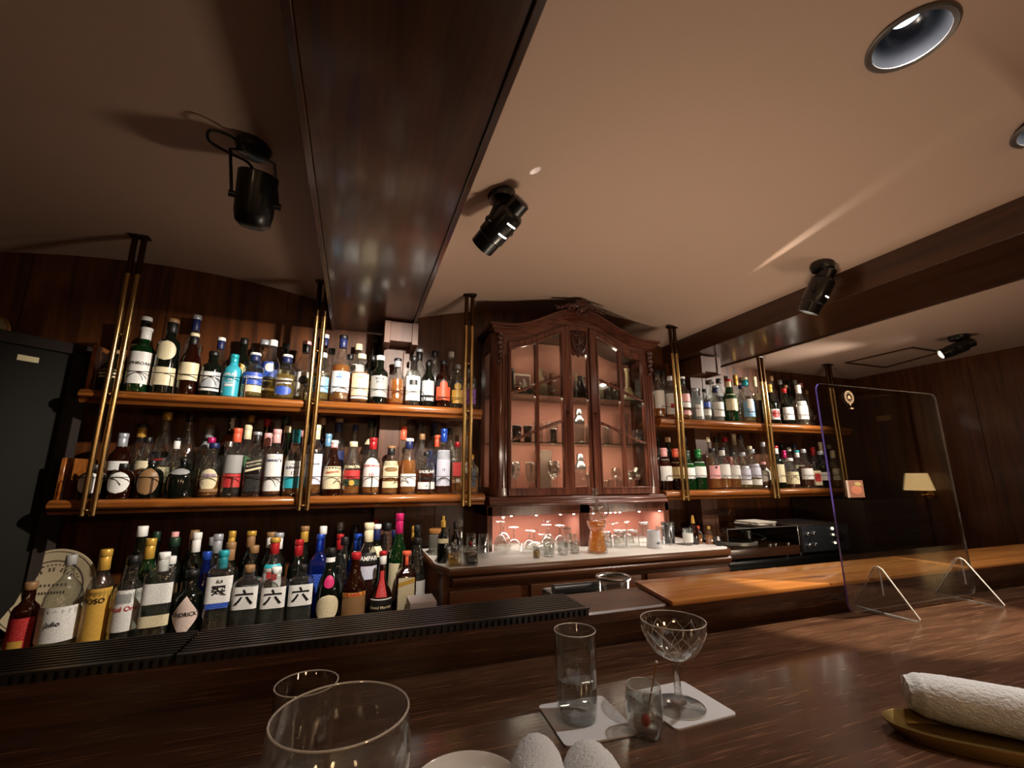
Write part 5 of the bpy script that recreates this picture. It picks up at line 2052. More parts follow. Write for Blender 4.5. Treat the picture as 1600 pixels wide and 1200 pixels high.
    b.box(-.53, .515, -.17, .31, -.90, -.022)
    b.build('carcass', plain('rack_black', '#0a0908', rough=.45), t)
    for x in (-.44, -.20, -.10):
        MB().lathe([(.010, 0), (.010, .016), (.007, .019)], (x, -.17, -.055 if x != -.1 else -.085), n=16, mtx=rx).build('knob', M['steel'], t)
    # dark drawer cabinet behind the screen
    t = thing('drawer_cabinet', 'dark drawer cabinet in the far corner behind the acrylic screen', 'cabinet', (3.44, 2.10, -E))
    MB().box(-.40, .40, -.16, .33, 0, E - .16).build('carcass', wood('far_cabinet_wood', '#1c120a', '#35210f', 'x', rough=.45), t, bevel=.004)
    for z in (E - .27, E - .40, E - .55):
        MB().box(-.37, .37, -.168, -.158, z - .045, z + .05).build('drawer', wood('far_cabinet_front', '#20140b', '#3b2613', 'x', rough=.4), t, bevel=.003)
        MB().tube([(-.06, -.175, z + .03), (.06, -.175, z + .03)], .004, 8).build('drawer_pull', M['darkbrass'], t)


BOTTLES = [
    ('U', 'f', -0.987, 2.231, 0.178, 0.0426, 'round', 'd', '-', 'E', 'C.30-.34,C.38-.42,C.46-.50', '-', 'dark round bottle with pale rings, beside the end board', 'ringed dark bottle'),
    ('U', 'm', -0.937, 2.314, 0.362, 0.04, 'port', 'd', '-', 'W/K', 'W.35-.62', '-', 'dark bottle with white cap and black neck, tall', '-'),
    ('U', 'f', -0.897, 2.231, 0.288, 0.0438, 'port', 'g', '-', 'W/W', 'W.12-.60', 'LAPHROAIG@.42*.018*K', 'green bottle, white neck wrap and big white label', 'white-wrapped green bottle'),
    ('U', 'f', -0.806, 2.231, 0.339, 0.0438, 'port', 'd', '-', 'E/K', 'Co.42-.68,C.10-.33', '-', 'dark bottle with cream oval above a cream band', 'oval-label bottle'),
    ('U', 'b', -0.774, 2.397, 0.421, 0.0367, 'std', 'c', 'd', 'S/N', '-', '-', 'tall bottle with grey cap and navy neck', '-'),
    ('U', 'f', -0.719, 2.231, 0.282, 0.0392, 'tall', 'b', '-', 'C/K', 'C.22-.50', '-', 'brown bottle with tan label and cream neck ring', 'tan-label bottle'),
    ('U', 'f', -0.635, 2.231, 0.205, 0.0403, 'squat', 'd', '-', 'K', 'S.18-.52,Wn.36-.50,W.10-.15', '-', 'short black bottle with silver-grey label', 'silver-label bottle'),
    ('U', 'm', -0.637, 2.314, 0.296, 0.0356, 'tall', 'c', 'a', 'W/N', '-', '-', 'amber bottle with white cap and navy neck foil', '-'),
    ('U', 'f', -0.554, 2.231, 0.199, 0.0369, 'squat', 't', '-', '=T', 'Wn.24-.28', 'BRUIC@.50*.017*W;THE@.38*.011*W;CLASSIC@.31*.011*W;LADDIE@.24*.011*W', 'turquoise opaque bottle with pale lettering', 'turquoise bottle'),
    ('U', 'b', -0.562, 2.397, 0.326, 0.0378, 'std', 'd', '-', 'K', 'Yc.42-.58', '-', 'black bottle with gold ring emblem', '-'),
    ('U', 'f', -0.471, 2.231, 0.214, 0.0433, 'squat', 'c', 'p', 'W/N', 'B.28-.54,C.12-.26', 'KILCHOMAN@.43*.015*W', 'bottle with royal-blue band over cream label and white stopper', 'blue-band bottle'),
    ('U', 'b', -0.471, 2.397, 0.326, 0.0454, 'squat', 'c', 'p', 'S', 'N.30-.62,Bn.36-.55', 'BRUIC@.54*.014*L', 'wide clear bottle with large navy label', '-'),
    ('U', 'm', -0.419, 2.314, 0.306, 0.0389, 'std', 'c', 'p', 'W', 'B.38-.62,Wc.46-.60,K.24-.36,W.16-.20', 'ARRAN@.31*.011*W', 'clear bottle with white roundel on blue label', '-'),
    ('U', 'b', -0.377, 2.397, 0.318, 0.0367, 'std', 'd', '-', 'K', 'C.30-.55', '-', 'black-capped dark bottle with cream label', '-'),
    ('U', 'f', -0.338, 2.231, 0.217, 0.0433, 'squat', 'c', 'p', 'W/N', 'Bo.08-.28', 'KILCHOMAN@.42*.014*W;MACHIR BAY@.34*.012*W', 'clear bottle with etched white writing and low blue oval', 'etched-writing bottle'),
    ('U', 'm', -0.271, 2.314, 0.315, 0.041, 'std', 'c', '-', 'P/K', 'W.10-.48,Kc.28-.42', '-', 'clear bottle with black neck and black emblem on white', '-'),
    ('U', 'f', -0.247, 2.231, 0.084, 0.0196, 'std', 'c', 'p', 'K', '-', '-', 'miniature bottle, barely a third the usual height', 'miniature bottle'),
    ('U', 'f', -0.185, 2.231, 0.241, 0.0392, 'std', 'c', 'p', 'W', 'L.18-.48,K.50-.54', '-', 'clear bottle with light-blue label behind the brass post', 'light-blue-label bottle'),
    ('U', 'b', -0.192, 2.397, 0.386, 0.0324, 'tall', 'c', '-', 'W/N', '-', '-', 'slim bottle with white tip on navy capsule', '-'),
    ('U', 'm', -0.153, 2.314, 0.29, 0.0346, 'squat', 'c', 'w', 'K', '-', '-', 'short clear bottle with plain black cap', '-'),
    ('U', 'f', -0.098, 2.231, 0.34, 0.0438, 'tall', 'c', 'a', 'K/N', 'W.14-.44,Lc.34-.42', 'BUNNA@.35*.011*B', 'amber bottle with blue-printed white label and navy neck', 'blue-printed-label bottle'),
    ('U', 'm', -0.062, 2.314, 0.267, 0.0324, 'std', 'c', 'a', 'K', 'W.22-.40', '-', 'narrow amber bottle with small black cap', '-'),
    ('U', 'b', -0.026, 2.397, 0.35, 0.0389, 'squat', 'c', 'p', 'C', 'W.52-.66', '-', 'pale bottle with cream cork stopper', '-'),
    ('U', 'f', -0.007, 2.231, 0.251, 0.0431, 'squat', 'c', 'a', 'C', 'C.14-.58,W.08-.12', 'UISR@.50*.011*E', 'amber bottle with big cream label and cream stopper', 'cream-label amber bottle'),
    ('U', 'b', 0.06, 2.397, 0.406, 0.0389, 'tall', 'd', '-', 'K', '-', '-', 'tall near-black bottle with black cap', '-'),
    ('U', 'm', 0.048, 2.314, 0.271, 0.0356, 'std', 'd', '-', 'K', 'W.36-.46,W.24-.28', '-', 'dark bottle with white print', '-'),
    ('U', 'f', 0.083, 2.231, 0.251, 0.042, 'squat', 'd', '-', 'W', 'Xw.14-.56', 'BLACK@.50*.013*X2;DOG@.43*.013*X2', 'black bottle, pale grey label with dog silhouette', 'dog-label bottle'),
    ('U', 'f', 0.169, 2.231, 0.244, 0.0386, 'round', 'c', 'a', 'K/S', '-', '-', 'amber bottle of faceted clear glass without label', 'faceted amber bottle'),
    ('U', 'm', 0.287, 2.314, 0.329, 0.0367, 'std', 'c', 'w', 'S/K', 'K.20-.50', '-', 'clear bottle with silver top and dark label', '-'),
    ('U', 'f', 0.25, 2.231, 0.263, 0.0386, 'squat', 'c', 'w', 'K', 'W.10-.58,Kn.40-.50', '-', 'bottle with upright white label bearing two dark marks', 'two-mark white-label bottle'),
    ('U', 'm', 0.371, 2.314, 0.326, 0.0378, 'std', 'c', 'w', 'K', 'K.30-.56,Wc.34-.52', '-', 'clear bottle with white disc on dark label', '-'),
    ('U', 'f', 0.327, 2.231, 0.24, 0.0341, 'std', 'd', '-', 'K', 'S.24-.56,S.12-.20', '-', 'slim black-capped bottle with shiny silver label', 'silver slim bottle'),
    ('U', 'm', 0.46, 2.314, 0.33, 0.0324, 'std', 'c', 'p', 'W', '-', '-', 'pale clear bottle with tall white cap', '-'),
    ('U', 'f', 0.405, 2.231, 0.254, 0.0397, 'squat', 'b', '-', 'K', 'O.14-.42,K.44-.56,Oc.38-.54', '-', 'brown bottle with orange label and roundel', 'orange-label bottle'),
    ('U', 'f', 0.481, 2.231, 0.238, 0.0329, 'std', 'c', '-', 'S', 'Y.10-.40,K.42-.60,Yc.40-.56', '-', 'bottle with gold label and gold roundel', 'gold-label bottle'),
    ('U', 'm', 0.553, 2.314, 0.268, 0.0324, 'std', 'c', 'a', 'K', 'C.30-.55', '-', 'small amber bottle with tan label next to the cabinet', '-'),
    ('U', 'f', 0.551, 2.231, 0.249, 0.0334, 'std', 'c', '-', 'K', 'U.10-.42,K.44-.60,Sc.42-.56', '-', 'bottle with bright purple label', 'purple-label bottle'),
    ('L', 'f', -0.984, 2.231, 0.135, 0.0453, 'dump', 'd', '-', 'K', 'Wo.16-.76', '-', 'squat dark bottle with pale oval label, nearest the door', 'oval-label squat bottle'),
    ('L', 'b', -0.993, 2.397, 0.184, 0.0362, 'round', 'b', '-', 'E', 'B.40-.66', '-', 'amber bottle with blue label and brown top', '-'),
    ('L', 'f', -0.891, 2.231, 0.14, 0.0446, 'dump', 'b', '-', 'K', 'Wo.16-.76', '-', 'squat brown bottle with pale oval label beside brass post', 'post-side squat bottle'),
    ('L', 'm', -0.945, 2.314, 0.269, 0.0389, 'std', 'b', '-', '=S', 'R.12-.30,W.42-.56', '-', 'red-brown bottle with tall pale grey cap', '-'),
    ('L', 'b', -0.915, 2.397, 0.32, 0.0383, 'squat', 'c', 'w', 'K/Y', '-', '-', 'clear bottle with black top over gold neck', '-'),
    ('L', 'f', -0.797, 2.231, 0.152, 0.0446, 'dump', 'd', '-', 'K', 'Eo.10-.80', '-', 'squat black bottle with tan oval label', 'tan-oval squat bottle'),
    ('L', 'm', -0.855, 2.314, 0.255, 0.0324, 'std', 'c', 'a', 'K', 'C.46-.60', '-', 'small amber bottle with black cap and cream neck label', '-'),
    ('L', 'b', -0.829, 2.397, 0.377, 0.0447, 'bell', 'c', 'p', 'Y', 'K.36-.52,C.16-.34', 'Canadian@.43*.013*R', 'tall sloping clear bottle with red script on dark banner', '-'),
    ('L', 'f', -0.688, 2.231, 0.163, 0.052, 'jug', 'd', '-', 'K', 'Xo.58-.74', '-', 'big round dark-green flagon with dull grey label', 'green flagon'),
    ('L', 'm', -0.75, 2.314, 0.255, 0.0281, 'std', 'c', 'w', 'K/W', '-', '-', 'small clear bottle with black tip and white neck', '-'),
    ('L', 'b', -0.739, 2.397, 0.372, 0.0404, 'tall', 'c', 'w', 'K', '-', '-', 'clear long-necked bottle with black capsule', '-'),
    ('L', 'f', -0.586, 2.231, 0.23, 0.0391, 'round', 'c', 'a', 'N', 'Co.12-.52,E.10-.16', 'CHIVAS@.40*.015*U', 'amber bottle with blue cap and silver-gold crest label', 'crest-label bottle'),
    ('L', 'm', -0.621, 2.314, 0.259, 0.0346, 'round', 'c', 'p', 'M', '-', '-', 'clear bottle with magenta cap', '-'),
    ('L', 'b', -0.655, 2.397, 0.324, 0.0404, 'squat', 'c', 'w', 'E/S', 'S.64-.76', '-', 'clear bottle with cork top and grey neck label', '-'),
    ('L', 'm', -0.553, 2.314, 0.243, 0.0302, 'std', 'c', 'w', 'W', '-', '-', 'clear bottle with small white capsule', '-'),
    ('L', 'b', -0.567, 2.397, 0.388, 0.0426, 'square', 'b', '-', 'K/W', 'K.36-.48', '-', 'tall amber bottle with slanted dark label and white-banded black capsule', '-'),
    ('L', 'f', -0.504, 2.231, 0.297, 0.0391, 'std', 'c', 'w', '=O', 'X.34-.60,R.14-.33', '-', 'bottle with orange-red foil, grey picture above red label', 'red-foil bottle'),
    ('L', 'm', -0.482, 2.314, 0.322, 0.0378, 'tall', 'c', 'w', '=C', 'Gc.40-.56', '-', 'greenish bottle with cream foil', '-'),
    ('L', 'b', -0.491, 2.397, 0.389, 0.0302, 'std', 'c', 'w', 'Y', '-', '-', 'clear bottle with patterned gold cap', '-'),
    ('L', 'f', -0.425, 2.231, 0.283, 0.036, 'square', 'c', 'd', 'S/K', 'Kt.44-.58,Ct.40-.43,K.08-.34', 'JOHNNIE WALKER@.53*.009*C*16;BLACK LABEL@.48*.008*C*16', 'square whisky bottle with slanted black label', 'slanted-label square bottle'),
    ('L', 'b', -0.42, 2.397, 0.361, 0.0346, 'std', 'b', '-', 'R', '-', '-', 'dark bottle with dull red capsule', '-'),
    ('L', 'm', -0.396, 2.314, 0.286, 0.0356, 'squat', 'c', 'r', '=P', 'R.10-.40', '-', 'bottle with pale pink foil and red liquid', '-'),
    ('L', 'f', -0.347, 2.231, 0.297, 0.0381, 'std', 'c', 'a', '=P', 'W.28-.62,W.08-.24,X.24-.27', "Dewar's@.53*.022*N", 'amber bottle with pink cap and two white labels', 'pink-capped white-label bottle'),
    ('L', 'b', -0.343, 2.397, 0.387, 0.0389, 'tall', 'd', '-', 'D', '-', '-', 'dark green bottle with black-green capsule', '-'),
    ('L', 'm', -0.317, 2.314, 0.322, 0.0356, 'tall', 'g', '-', 'C', '-', '-', 'green bottle with cream cap', '-'),
    ('L', 'f', -0.266, 2.231, 0.299, 0.0391, 'tall', 'c', 'a', '=T', 'W.24-.52,T.12-.28', 'THE@.47*.008*N;GLENLIVET@.42*.014*N;12@.34*.02*N', 'amber bottle with teal foil, white and teal label', 'teal-foil bottle'),
    ('L', 'm', -0.244, 2.314, 0.302, 0.0346, 'std', 'b', '-', 'P', '-', '-', 'dark red bottle with pink-red cap', '-'),
    ('L', 'f', -0.184, 2.231, 0.323, 0.0391, 'std', 'c', 'a', '=C', 'X3.16-.58', 'MACALLAN@.44*.011*X2', 'bottle with tall lilac-white label half hidden by brass post', 'lilac-label bottle'),
    ('L', 'b', -0.176, 2.397, 0.384, 0.0356, 'std', 'b', '-', 'E', '-', '-', 'amber bottle with wooden brown cap', '-'),
    ('L', 'm', -0.134, 2.314, 0.29, 0.0335, 'std', 'c', 't', '=L', 'L.20-.50', '-', 'turquoise-tinted bottle with bright sky-blue foil', '-'),
    ('L', 'b', -0.094, 2.397, 0.388, 0.0389, 'std', 'c', '-', 'E/N', 'N.30-.56', '-', 'clear bottle with navy neck and navy label', '-'),
    ('L', 'f', -0.101, 2.231, 0.253, 0.0397, 'bell', 'b', '-', 'W/P', 'Cw.12-.52', 'Glenfarclas@.42*.014*R*6', 'dark red-brown bottle with cream label and pink-white top', 'cream-label brown bottle'),
    ('L', 'b', -0.013, 2.397, 0.348, 0.0281, 'tall', 'c', 'w', 'N', '-', '-', 'thin clear bottle with slim navy capsule', '-'),
    ('L', 'f', -0.016, 2.231, 0.249, 0.0397, 'round', 'c', 'a', 'C', 'R.30-.46,D.18-.29,Yc.18-.28', 'TOMATIN@.52*.018*C', 'round clear bottle with red and green label, cork top', 'red-and-green-label bottle'),
    ('L', 'b', 0.068, 2.397, 0.374, 0.0389, 'std', 'c', 'w', 'D', 'C.66-.74', '-', 'clear bottle with dark green capsule', '-'),
    ('L', 'f', 0.074, 2.231, 0.27, 0.0397, 'round', 'c', 'a', '=R', 'Wo.40-.64,W.14-.54', 'BENROMACH@.50*.014*R;10@.34*.024*R', 'clear bottle with red foil and arched white label', 'red-foil arched-label bottle'),
    ('L', 'b', 0.152, 2.397, 0.384, 0.04, 'std', 'c', 'p', 'C/C', 'C.54-.68', '-', 'clear bottle with cream cap and cream shoulder label', '-'),
    ('L', 'f', 0.161, 2.231, 0.232, 0.0387, 'std', 'c', 'a', 'E/K', 'C.34-.68,Eo.46-.56,C.14-.27', '-', 'bottle with cream label holding a small brown oval', 'brown-oval-label bottle'),
    ('L', 'm', 0.223, 2.314, 0.34, 0.0367, 'std', 'c', 'a', '=O', '-', '-', 'amber bottle with orange-gold cap', '-'),
    ('L', 'f', 0.247, 2.231, 0.271, 0.0391, 'round', 'c', 'a', 'W/N', 'W.14-.36', '-', 'amber round bottle, navy neck and low white label', 'low-white-label bottle'),
    ('L', 'b', 0.315, 2.397, 0.377, 0.0367, 'tall', 'c', 'w', 'K', '-', '-', 'clear bottle with slim black top', '-'),
    ('L', 'm', 0.32, 2.314, 0.303, 0.0302, 'squat', 'c', 'a', 'E', '-', '-', 'small amber bottle with dark brown cap', '-'),
    ('L', 'b', 0.394, 2.397, 0.387, 0.0367, 'std', 'c', '-', '=N', 'N.34-.58', '-', 'bottle with navy foil and navy label', '-'),
    ('L', 'f', 0.335, 2.231, 0.206, 0.0443, 'dump', 'c', 'r', 'K', 'W.12-.28,K.34-.38', 'BALBLAIR@.52*.019*W;15@.19*.012*K', 'squat dark amber bottle with white lettering and small white label', 'white-lettered squat bottle'),
    ('L', 'm', 0.4, 2.314, 0.299, 0.0324, 'std', 'c', '-', '=O', 'N.20-.46', '-', 'bottle with orange foil and navy label', '-'),
    ('L', 'f', 0.419, 2.231, 0.325, 0.036, 'squat', 'c', 'r', '=B', 'X3.12-.66', '12@.36*.016*X2', 'bottle with blue foil and tall pale pinkish label', 'tall-pink-label bottle'),
    ('L', 'b', 0.481, 2.397, 0.347, 0.0356, 'std', 'c', 'w', 'K', '-', '-', 'clear dark-capped bottle', '-'),
    ('L', 'f', 0.49, 2.231, 0.258, 0.0309, 'square', 'c', 'a', 'R', 'R.32-.60,E.20-.30', 'ES@.25*.018*W', 'bottle with red label and white letters behind gleaming brass post', 'red-label bottle'),
    ('L', 'm', 0.568, 2.314, 0.325, 0.0324, 'deca', 'c', 'a', 'Y', 'Cc.30-.5', '-', 'ornate clear decanter with crystal ball stopper', '-'),
    ('L', 'f', 0.562, 2.231, 0.194, 0.0376, 'square', 'c', 'a', 'Y', 'X2n.16-.66', '-', 'square clear decanter with dark slate label, nearest the cabinet', 'slate-label decanter'),
    ('C', '1', -0.992, 2.0, 0.232, 0.0348, 'squat', 'b', '-', 'E', 'R.05-.55,Yn.08-.26', '-', 'dim bottle with orange-red label, nearest the door', 'orange-red-label bottle'),
    ('C', '1', -0.899, 2.0, 0.312, 0.0533, 'jug', 'c', 'w', 'X', 'Ww.16-.50', 'Julio@.34*.02*X2', 'wide round clear bottle with tall grey stopper', 'grey-stoppered bottle'),
    ('C', '1', -0.805, 2.0, 0.325, 0.0369, 'std', 'c', '-', '=Y', 'Yw.06-.62', 'BOSO@.50*.022*K', 'bottle with yellow cap and full yellow label', 'yellow bottle'),
    ('C', '1', -0.723, 2.0, 0.299, 0.041, 'std', 'c', 'w', 'K', 'Ww.20-.64,Xn.50-.60', 'Ketel One@.44*.021*R', 'clear bottle with tall white label and red word', 'red-word bottle'),
    ('C', '3', -0.768, 2.16, 0.385, 0.0367, 'std', 'd', '-', 'W', '-', '-', 'dark bottle with white screw cap', '-'),
    ('C', '2', -0.709, 2.085, 0.346, 0.0367, 'std', 'g', '-', '=Y', 'Y.34-.5', '-', 'green bottle with gold-yellow capsule', '-'),
    ('C', '1', -0.633, 2.0, 0.305, 0.0451, 'block', 'c', 'w', '=W', 'Ww.46-.68,Cw.22-.34', '-', 'broad clear bottle with white cap and two pale bands', 'two-band bottle'),
    ('C', '2', -0.636, 2.085, 0.278, 0.0324, 'std', 'c', 'w', 'W', '-', '-', 'clear bottle with small white cap', '-'),
    ('C', '4', -0.745, 2.235, 0.355, 0.0302, 'tall', 'd', '-', 'D', '-', '-', 'dark bottle with thin grey-green cap', '-'),
    ('C', '4', -0.682, 2.235, 0.351, 0.0302, 'tall', 'd', '-', '=P', '-', '-', 'dark bottle with thin pink-red capsule', '-'),
    ('C', '3', -0.657, 2.16, 0.338, 0.0367, 'std', 'd', '-', 'D', 'E.40-.5', '-', 'dark bottle with olive cap', '-'),
    ('C', '1', -0.538, 2.0, 0.238, 0.0451, 'squat', 'd', '-', 'K', 'P2d.10-.66', "HENDRICK'S@.41*.019*K", 'squat black bottle with pink-white diamond label', 'diamond-label bottle'),
    ('C', '3', -0.583, 2.16, 0.353, 0.0346, 'std', 'd', '-', '=W', '-', '-', 'dark bottle with tall white capsule', '-'),
    ('C', '4', -0.614, 2.235, 0.355, 0.0346, 'std', 'd', '-', 'E', '-', '-', 'dark bottle with brown cap', '-'),
    ('C', '3', -0.509, 2.16, 0.344, 0.0367, 'std', 'c', 'w', '=S', '-', '-', 'clear bottle with silver screw cap', '-'),
    ('C', '2', -0.522, 2.085, 0.288, 0.0324, 'round', 'u', '-', 'B', '-', '-', 'small blue glass bottle with ball top', '-'),
    ('C', '4', -0.544, 2.235, 0.324, 0.0324, 'std', 'd', '-', 'S', '-', '-', 'dark bottle with grey cap', '-'),
    ('C', '1', -0.446, 2.0, 0.301, 0.043, 'block', 'c', 'w', '=T', 'Ww.42-.72,B.36-.42', 'SUI@.66*.014*K;翠@.54*.045*K', 'clear bottle with teal cap and brush-stroke label', 'teal-capped bottle'),
    ('C', '4', -0.477, 2.235, 0.346, 0.0324, 'tall', 'd', '-', '=Y', '-', '-', 'dark bottle with shiny gold capsule', '-'),
    ('C', '2', -0.444, 2.085, 0.319, 0.0367, 'std', 'd', '-', '=E', 'L.30-.44', '-', 'dark bottle with orange-brown capsule', '-'),
    ('C', '4', -0.404, 2.235, 0.343, 0.0367, 'std', 'd', '-', 'Y/E', '-', '-', 'dark bottle with two-tone gold and brown capsule', '-'),
    ('C', '1', -0.355, 2.0, 0.243, 0.044, 'block', 'c', 'w', 'E', 'Ww.40-.72', '六@.56*.055*K', 'clear ribbed bottle with brush-sign label, cork neck showing', 'cork-necked brush-sign bottle'),
    ('C', '3', -0.375, 2.16, 0.293, 0.0367, 'squat', 'c', 'w', 'E', 'X.30-.5', '-', 'blue-grey bottle with brown cork', '-'),
    ('C', '4', -0.327, 2.235, 0.335, 0.0378, 'std', 'd', '-', 'E/W', '-', '-', 'dark bottle with tan cap and white neck band', '-'),
    ('C', '2', -0.288, 2.085, 0.329, 0.0374, 'squat', 'c', 'w', 'Y/R', 'W.40-.66,Rn.52-.62,T.66-.7', '-', 'clear bottle with yellow-and-red cap and red-white label', '-'),
    ('C', '1', -0.262, 2.0, 0.23, 0.0437, 'block', 'c', 'w', 'W', 'Ww.40-.72', '六@.56*.055*K', 'clear bottle with brush-sign label, middle of its three', 'middle brush-sign bottle'),
    ('C', '3', -0.286, 2.16, 0.339, 0.0356, 'std', 'd', '-', 'S/W', '-', '-', 'dark bottle with grey-white cap and white neck label', '-'),
    ('C', '3', -0.206, 2.16, 0.308, 0.0371, 'squat', 'd', '-', '=R', '-', '-', 'dark bottle with ribbed red screw cap', '-'),
    ('C', '1', -0.17, 2.0, 0.233, 0.044, 'block', 'c', 'w', 'K', 'Ww.40-.72', '六@.56*.055*K', 'clear bottle with brush-sign label and black cap', 'black-capped brush-sign bottle'),
    ('C', '4', -0.195, 2.235, 0.355, 0.0367, 'std', 'd', '-', 'E/Y', '-', '-', 'dark bottle with tan cap above brass neck', '-'),
    ('C', '3', -0.123, 2.16, 0.326, 0.0375, 'square', 'u', '-', '=B', 'B.30-.52', '-', 'bright blue glass bottle with royal-blue foil', '-'),
    ('C', '4', -0.119, 2.235, 0.352, 0.0356, 'tall', 'c', 'p', 'W', '-', '-', 'clear yellowish bottle with white-silver cap', '-'),
    ('C', '1', -0.07, 2.0, 0.29, 0.0437, 'bell', 'd', '-', 'K', 'Mc.50-.66,Cc.10-.42,W.82-.88', '-', 'dark green bottle with red seal and round cream label', 'red-seal bottle'),
    ('C', '4', -0.044, 2.235, 0.314, 0.0367, 'tall', 'd', '-', '=R', '-', '-', 'dark bottle with long red foil', '-'),
    ('C', '5', -0.048, 2.31, 0.362, 0.0346, 'std', 'd', '-', 'S', 'C.5-.6', '-', 'dark bottle with silver-grey cap', '-'),
    ('C', '2', -0.022, 2.085, 0.319, 0.0481, 'deca', 'c', 'w', 'K', '-', '-', 'round-bellied clear bottle with long neck', '-'),
    ('C', '5', 0.02, 2.31, 0.343, 0.0302, 'std', 'd', '-', 'K', '-', '-', 'plain dark bottle with black cap, wall side', '-'),
    ('C', '3', 0.032, 2.16, 0.321, 0.0367, 'std', 'u', '-', '=B', 'W.72-.78', '-', 'blue-capped bottle with white-printed blue neck', '-'),
    ('C', '1', 0.027, 2.0, 0.267, 0.0478, 'bell', 'b', '-', 'R', 'E.12-.46,Y.40-.46', 'DRAMBUIE@.43*.019*R', 'brown bell bottle with red cap and cream-gold label', 'cream-gold-label bottle'),
    ('C', '2', 0.074, 2.085, 0.374, 0.0432, 'std', 'c', 'r', '=C', 'K.56-.68,X3.40-.54', 'CAMPARI@.62*.025*W', 'bottle of dark red liquid with bold white letters on black', 'white-letters-on-black bottle'),
    ('C', '5', 0.11, 2.31, 0.369, 0.0346, 'std', 'd', '-', 'R', '-', '-', 'dark bottle with dark red cap', '-'),
    ('C', '3', 0.112, 2.16, 0.359, 0.0356, 'std', 'd', '-', 'W/N', 'C.62-.74', '-', 'bottle with navy capsule and pale neck label', '-'),
    ('C', '4', 0.163, 2.235, 0.356, 0.0389, 'squat', 'c', 'w', 'K', '-', '-', 'clear bottle with wide black cap', '-'),
    ('C', '5', 0.204, 2.31, 0.314, 0.0346, 'std', 'd', '-', 'N', '-', '-', 'dark bottle with navy cap', '-'),
    ('C', '2', 0.203, 2.085, 0.41, 0.041, 'tall', 'g', '-', '=M', 'C.14-.50', '-', 'tall green bottle with magenta foil and cream label', '-'),
    ('C', '1', 0.134, 2.0, 0.266, 0.0458, 'deca', 'b', '-', 'R/W', 'Kw.12-.32,W.10-.12,W.32-.34,Rn.36-.72', 'Grand Marnier@.22*.015*C', 'brown round-bellied bottle with red ribbon and black label', 'red-ribbon bottle'),
    ('C', '4', 0.29, 2.235, 0.337, 0.0302, 'std', 'd', '-', '=Y', '-', '-', 'dark bottle with copper ball cap', '-'),
    ('C', '3', 0.293, 2.16, 0.349, 0.0324, 'std', 'd', '-', 'K', '-', '-', 'dark bottle with black cap, cabinet-side end', '-'),
    ('C', '1', 0.231, 2.0, 0.261, 0.0416, 'square', 'b', '-', '=O', 'C.12-.62,Yt.52-.58', '-', 'square brown bottle with orange cap and upright cream label', 'orange-capped square bottle'),
    ('C', '2', 0.286, 2.085, 0.302, 0.0389, 'tall', 'c', 'w', 'K', 'Ww.05-.42', '-', 'frosty swing-top bottle with low white label', '-'),
    ('R', 'f', 1.77, 2.231, 0.311, 0.0351, 'std', 'c', 'a', 'K', 'W.20-.56', '-', 'amber bottle with white label, touching the cabinet', 'cabinet-side white-label bottle'),
    ('R', 'b', 1.954, 2.397, 0.365, 0.0389, 'round', 'c', 'a', 'K', '-', '-', 'round clear bottle with black stopper', '-'),
    ('R', 'f', 1.865, 2.231, 0.277, 0.0363, 'std', 'c', 'a', 'W', 'Ww.10-.58,Rn.24-.34', '-', 'bottle with white label and white cap behind brass post', 'post-side white-label bottle'),
    ('R', 'f', 1.956, 2.231, 0.28, 0.0445, 'squat', 'c', 'a', 'W/K', 'P.40-.58,W.26-.38,P.10-.20', '-', 'bottle with pink bands and white-topped black neck', 'pink-band bottle'),
    ('R', 'f', 2.056, 2.231, 0.211, 0.0468, 'squat', 'f', 'w', 'S', 'Wn.10-.46', '-', 'frosted squat bottle with small white label', 'frosted bottle'),
    ('R', 'f', 2.136, 2.231, 0.21, 0.0304, 'std', 'c', '-', 'K', 'B.40-.58,W.16-.36', '-', 'slim bottle with blue and white label', 'slim blue-and-white bottle'),
    ('R', 'm', 2.284, 2.314, 0.304, 0.0346, 'std', 'c', 'w', 'S', '-', '-', 'clear bottle with grey cap', '-'),
    ('R', 'b', 2.432, 2.397, 0.337, 0.0367, 'std', 'c', '-', 'K', 'N.40-.6', '-', 'dark-capped bottle with navy label', '-'),
    ('R', 'f', 2.23, 2.231, 0.239, 0.041, 'std', 'c', '-', 'S/N', 'W.12-.52', '-', 'clear bottle with white label and navy neck', 'navy-necked bottle'),
    ('R', 'f', 2.346, 2.231, 0.291, 0.0433, 'tall', 'g', '-', 'R/C', 'C.26-.64', 'JAMESON@.54*.015*D', 'green bottle with red cap and cream label', 'green bottle'),
    ('R', 'b', 2.593, 2.397, 0.377, 0.0356, 'tall', 'c', 'p', '=Y', '-', '-', 'pale bottle with gold foil', '-'),
    ('R', 'm', 2.546, 2.314, 0.281, 0.0324, 'std', 'c', '-', 'N', 'L.20-.5', '-', 'bottle with navy cap and light-blue label', '-'),
    ('R', 'f', 2.497, 2.231, 0.315, 0.0433, 'squat', 'c', 'p', 'C/T', 'L.12-.46,Wn.30-.5', 'TALISKER@.34*.024*W*90', 'clear bottle with teal neck and upright white letters', 'upright-letters bottle'),
    ('R', 'm', 2.682, 2.314, 0.351, 0.0335, 'tall', 'c', 'd', '=C', 'C.50-.64', '-', 'dark bottle with cream capsule and label', '-'),
    ('R', 'm', 2.772, 2.314, 0.372, 0.0324, 'std', 'c', 'w', 'P', '-', '-', 'clear bottle with pinkish cap behind brass post', '-'),
    ('R', 'b', 2.949, 2.397, 0.394, 0.0324, 'std', 'c', 'd', 'E', '-', '-', 'dark bottle with cork ball stopper', '-'),
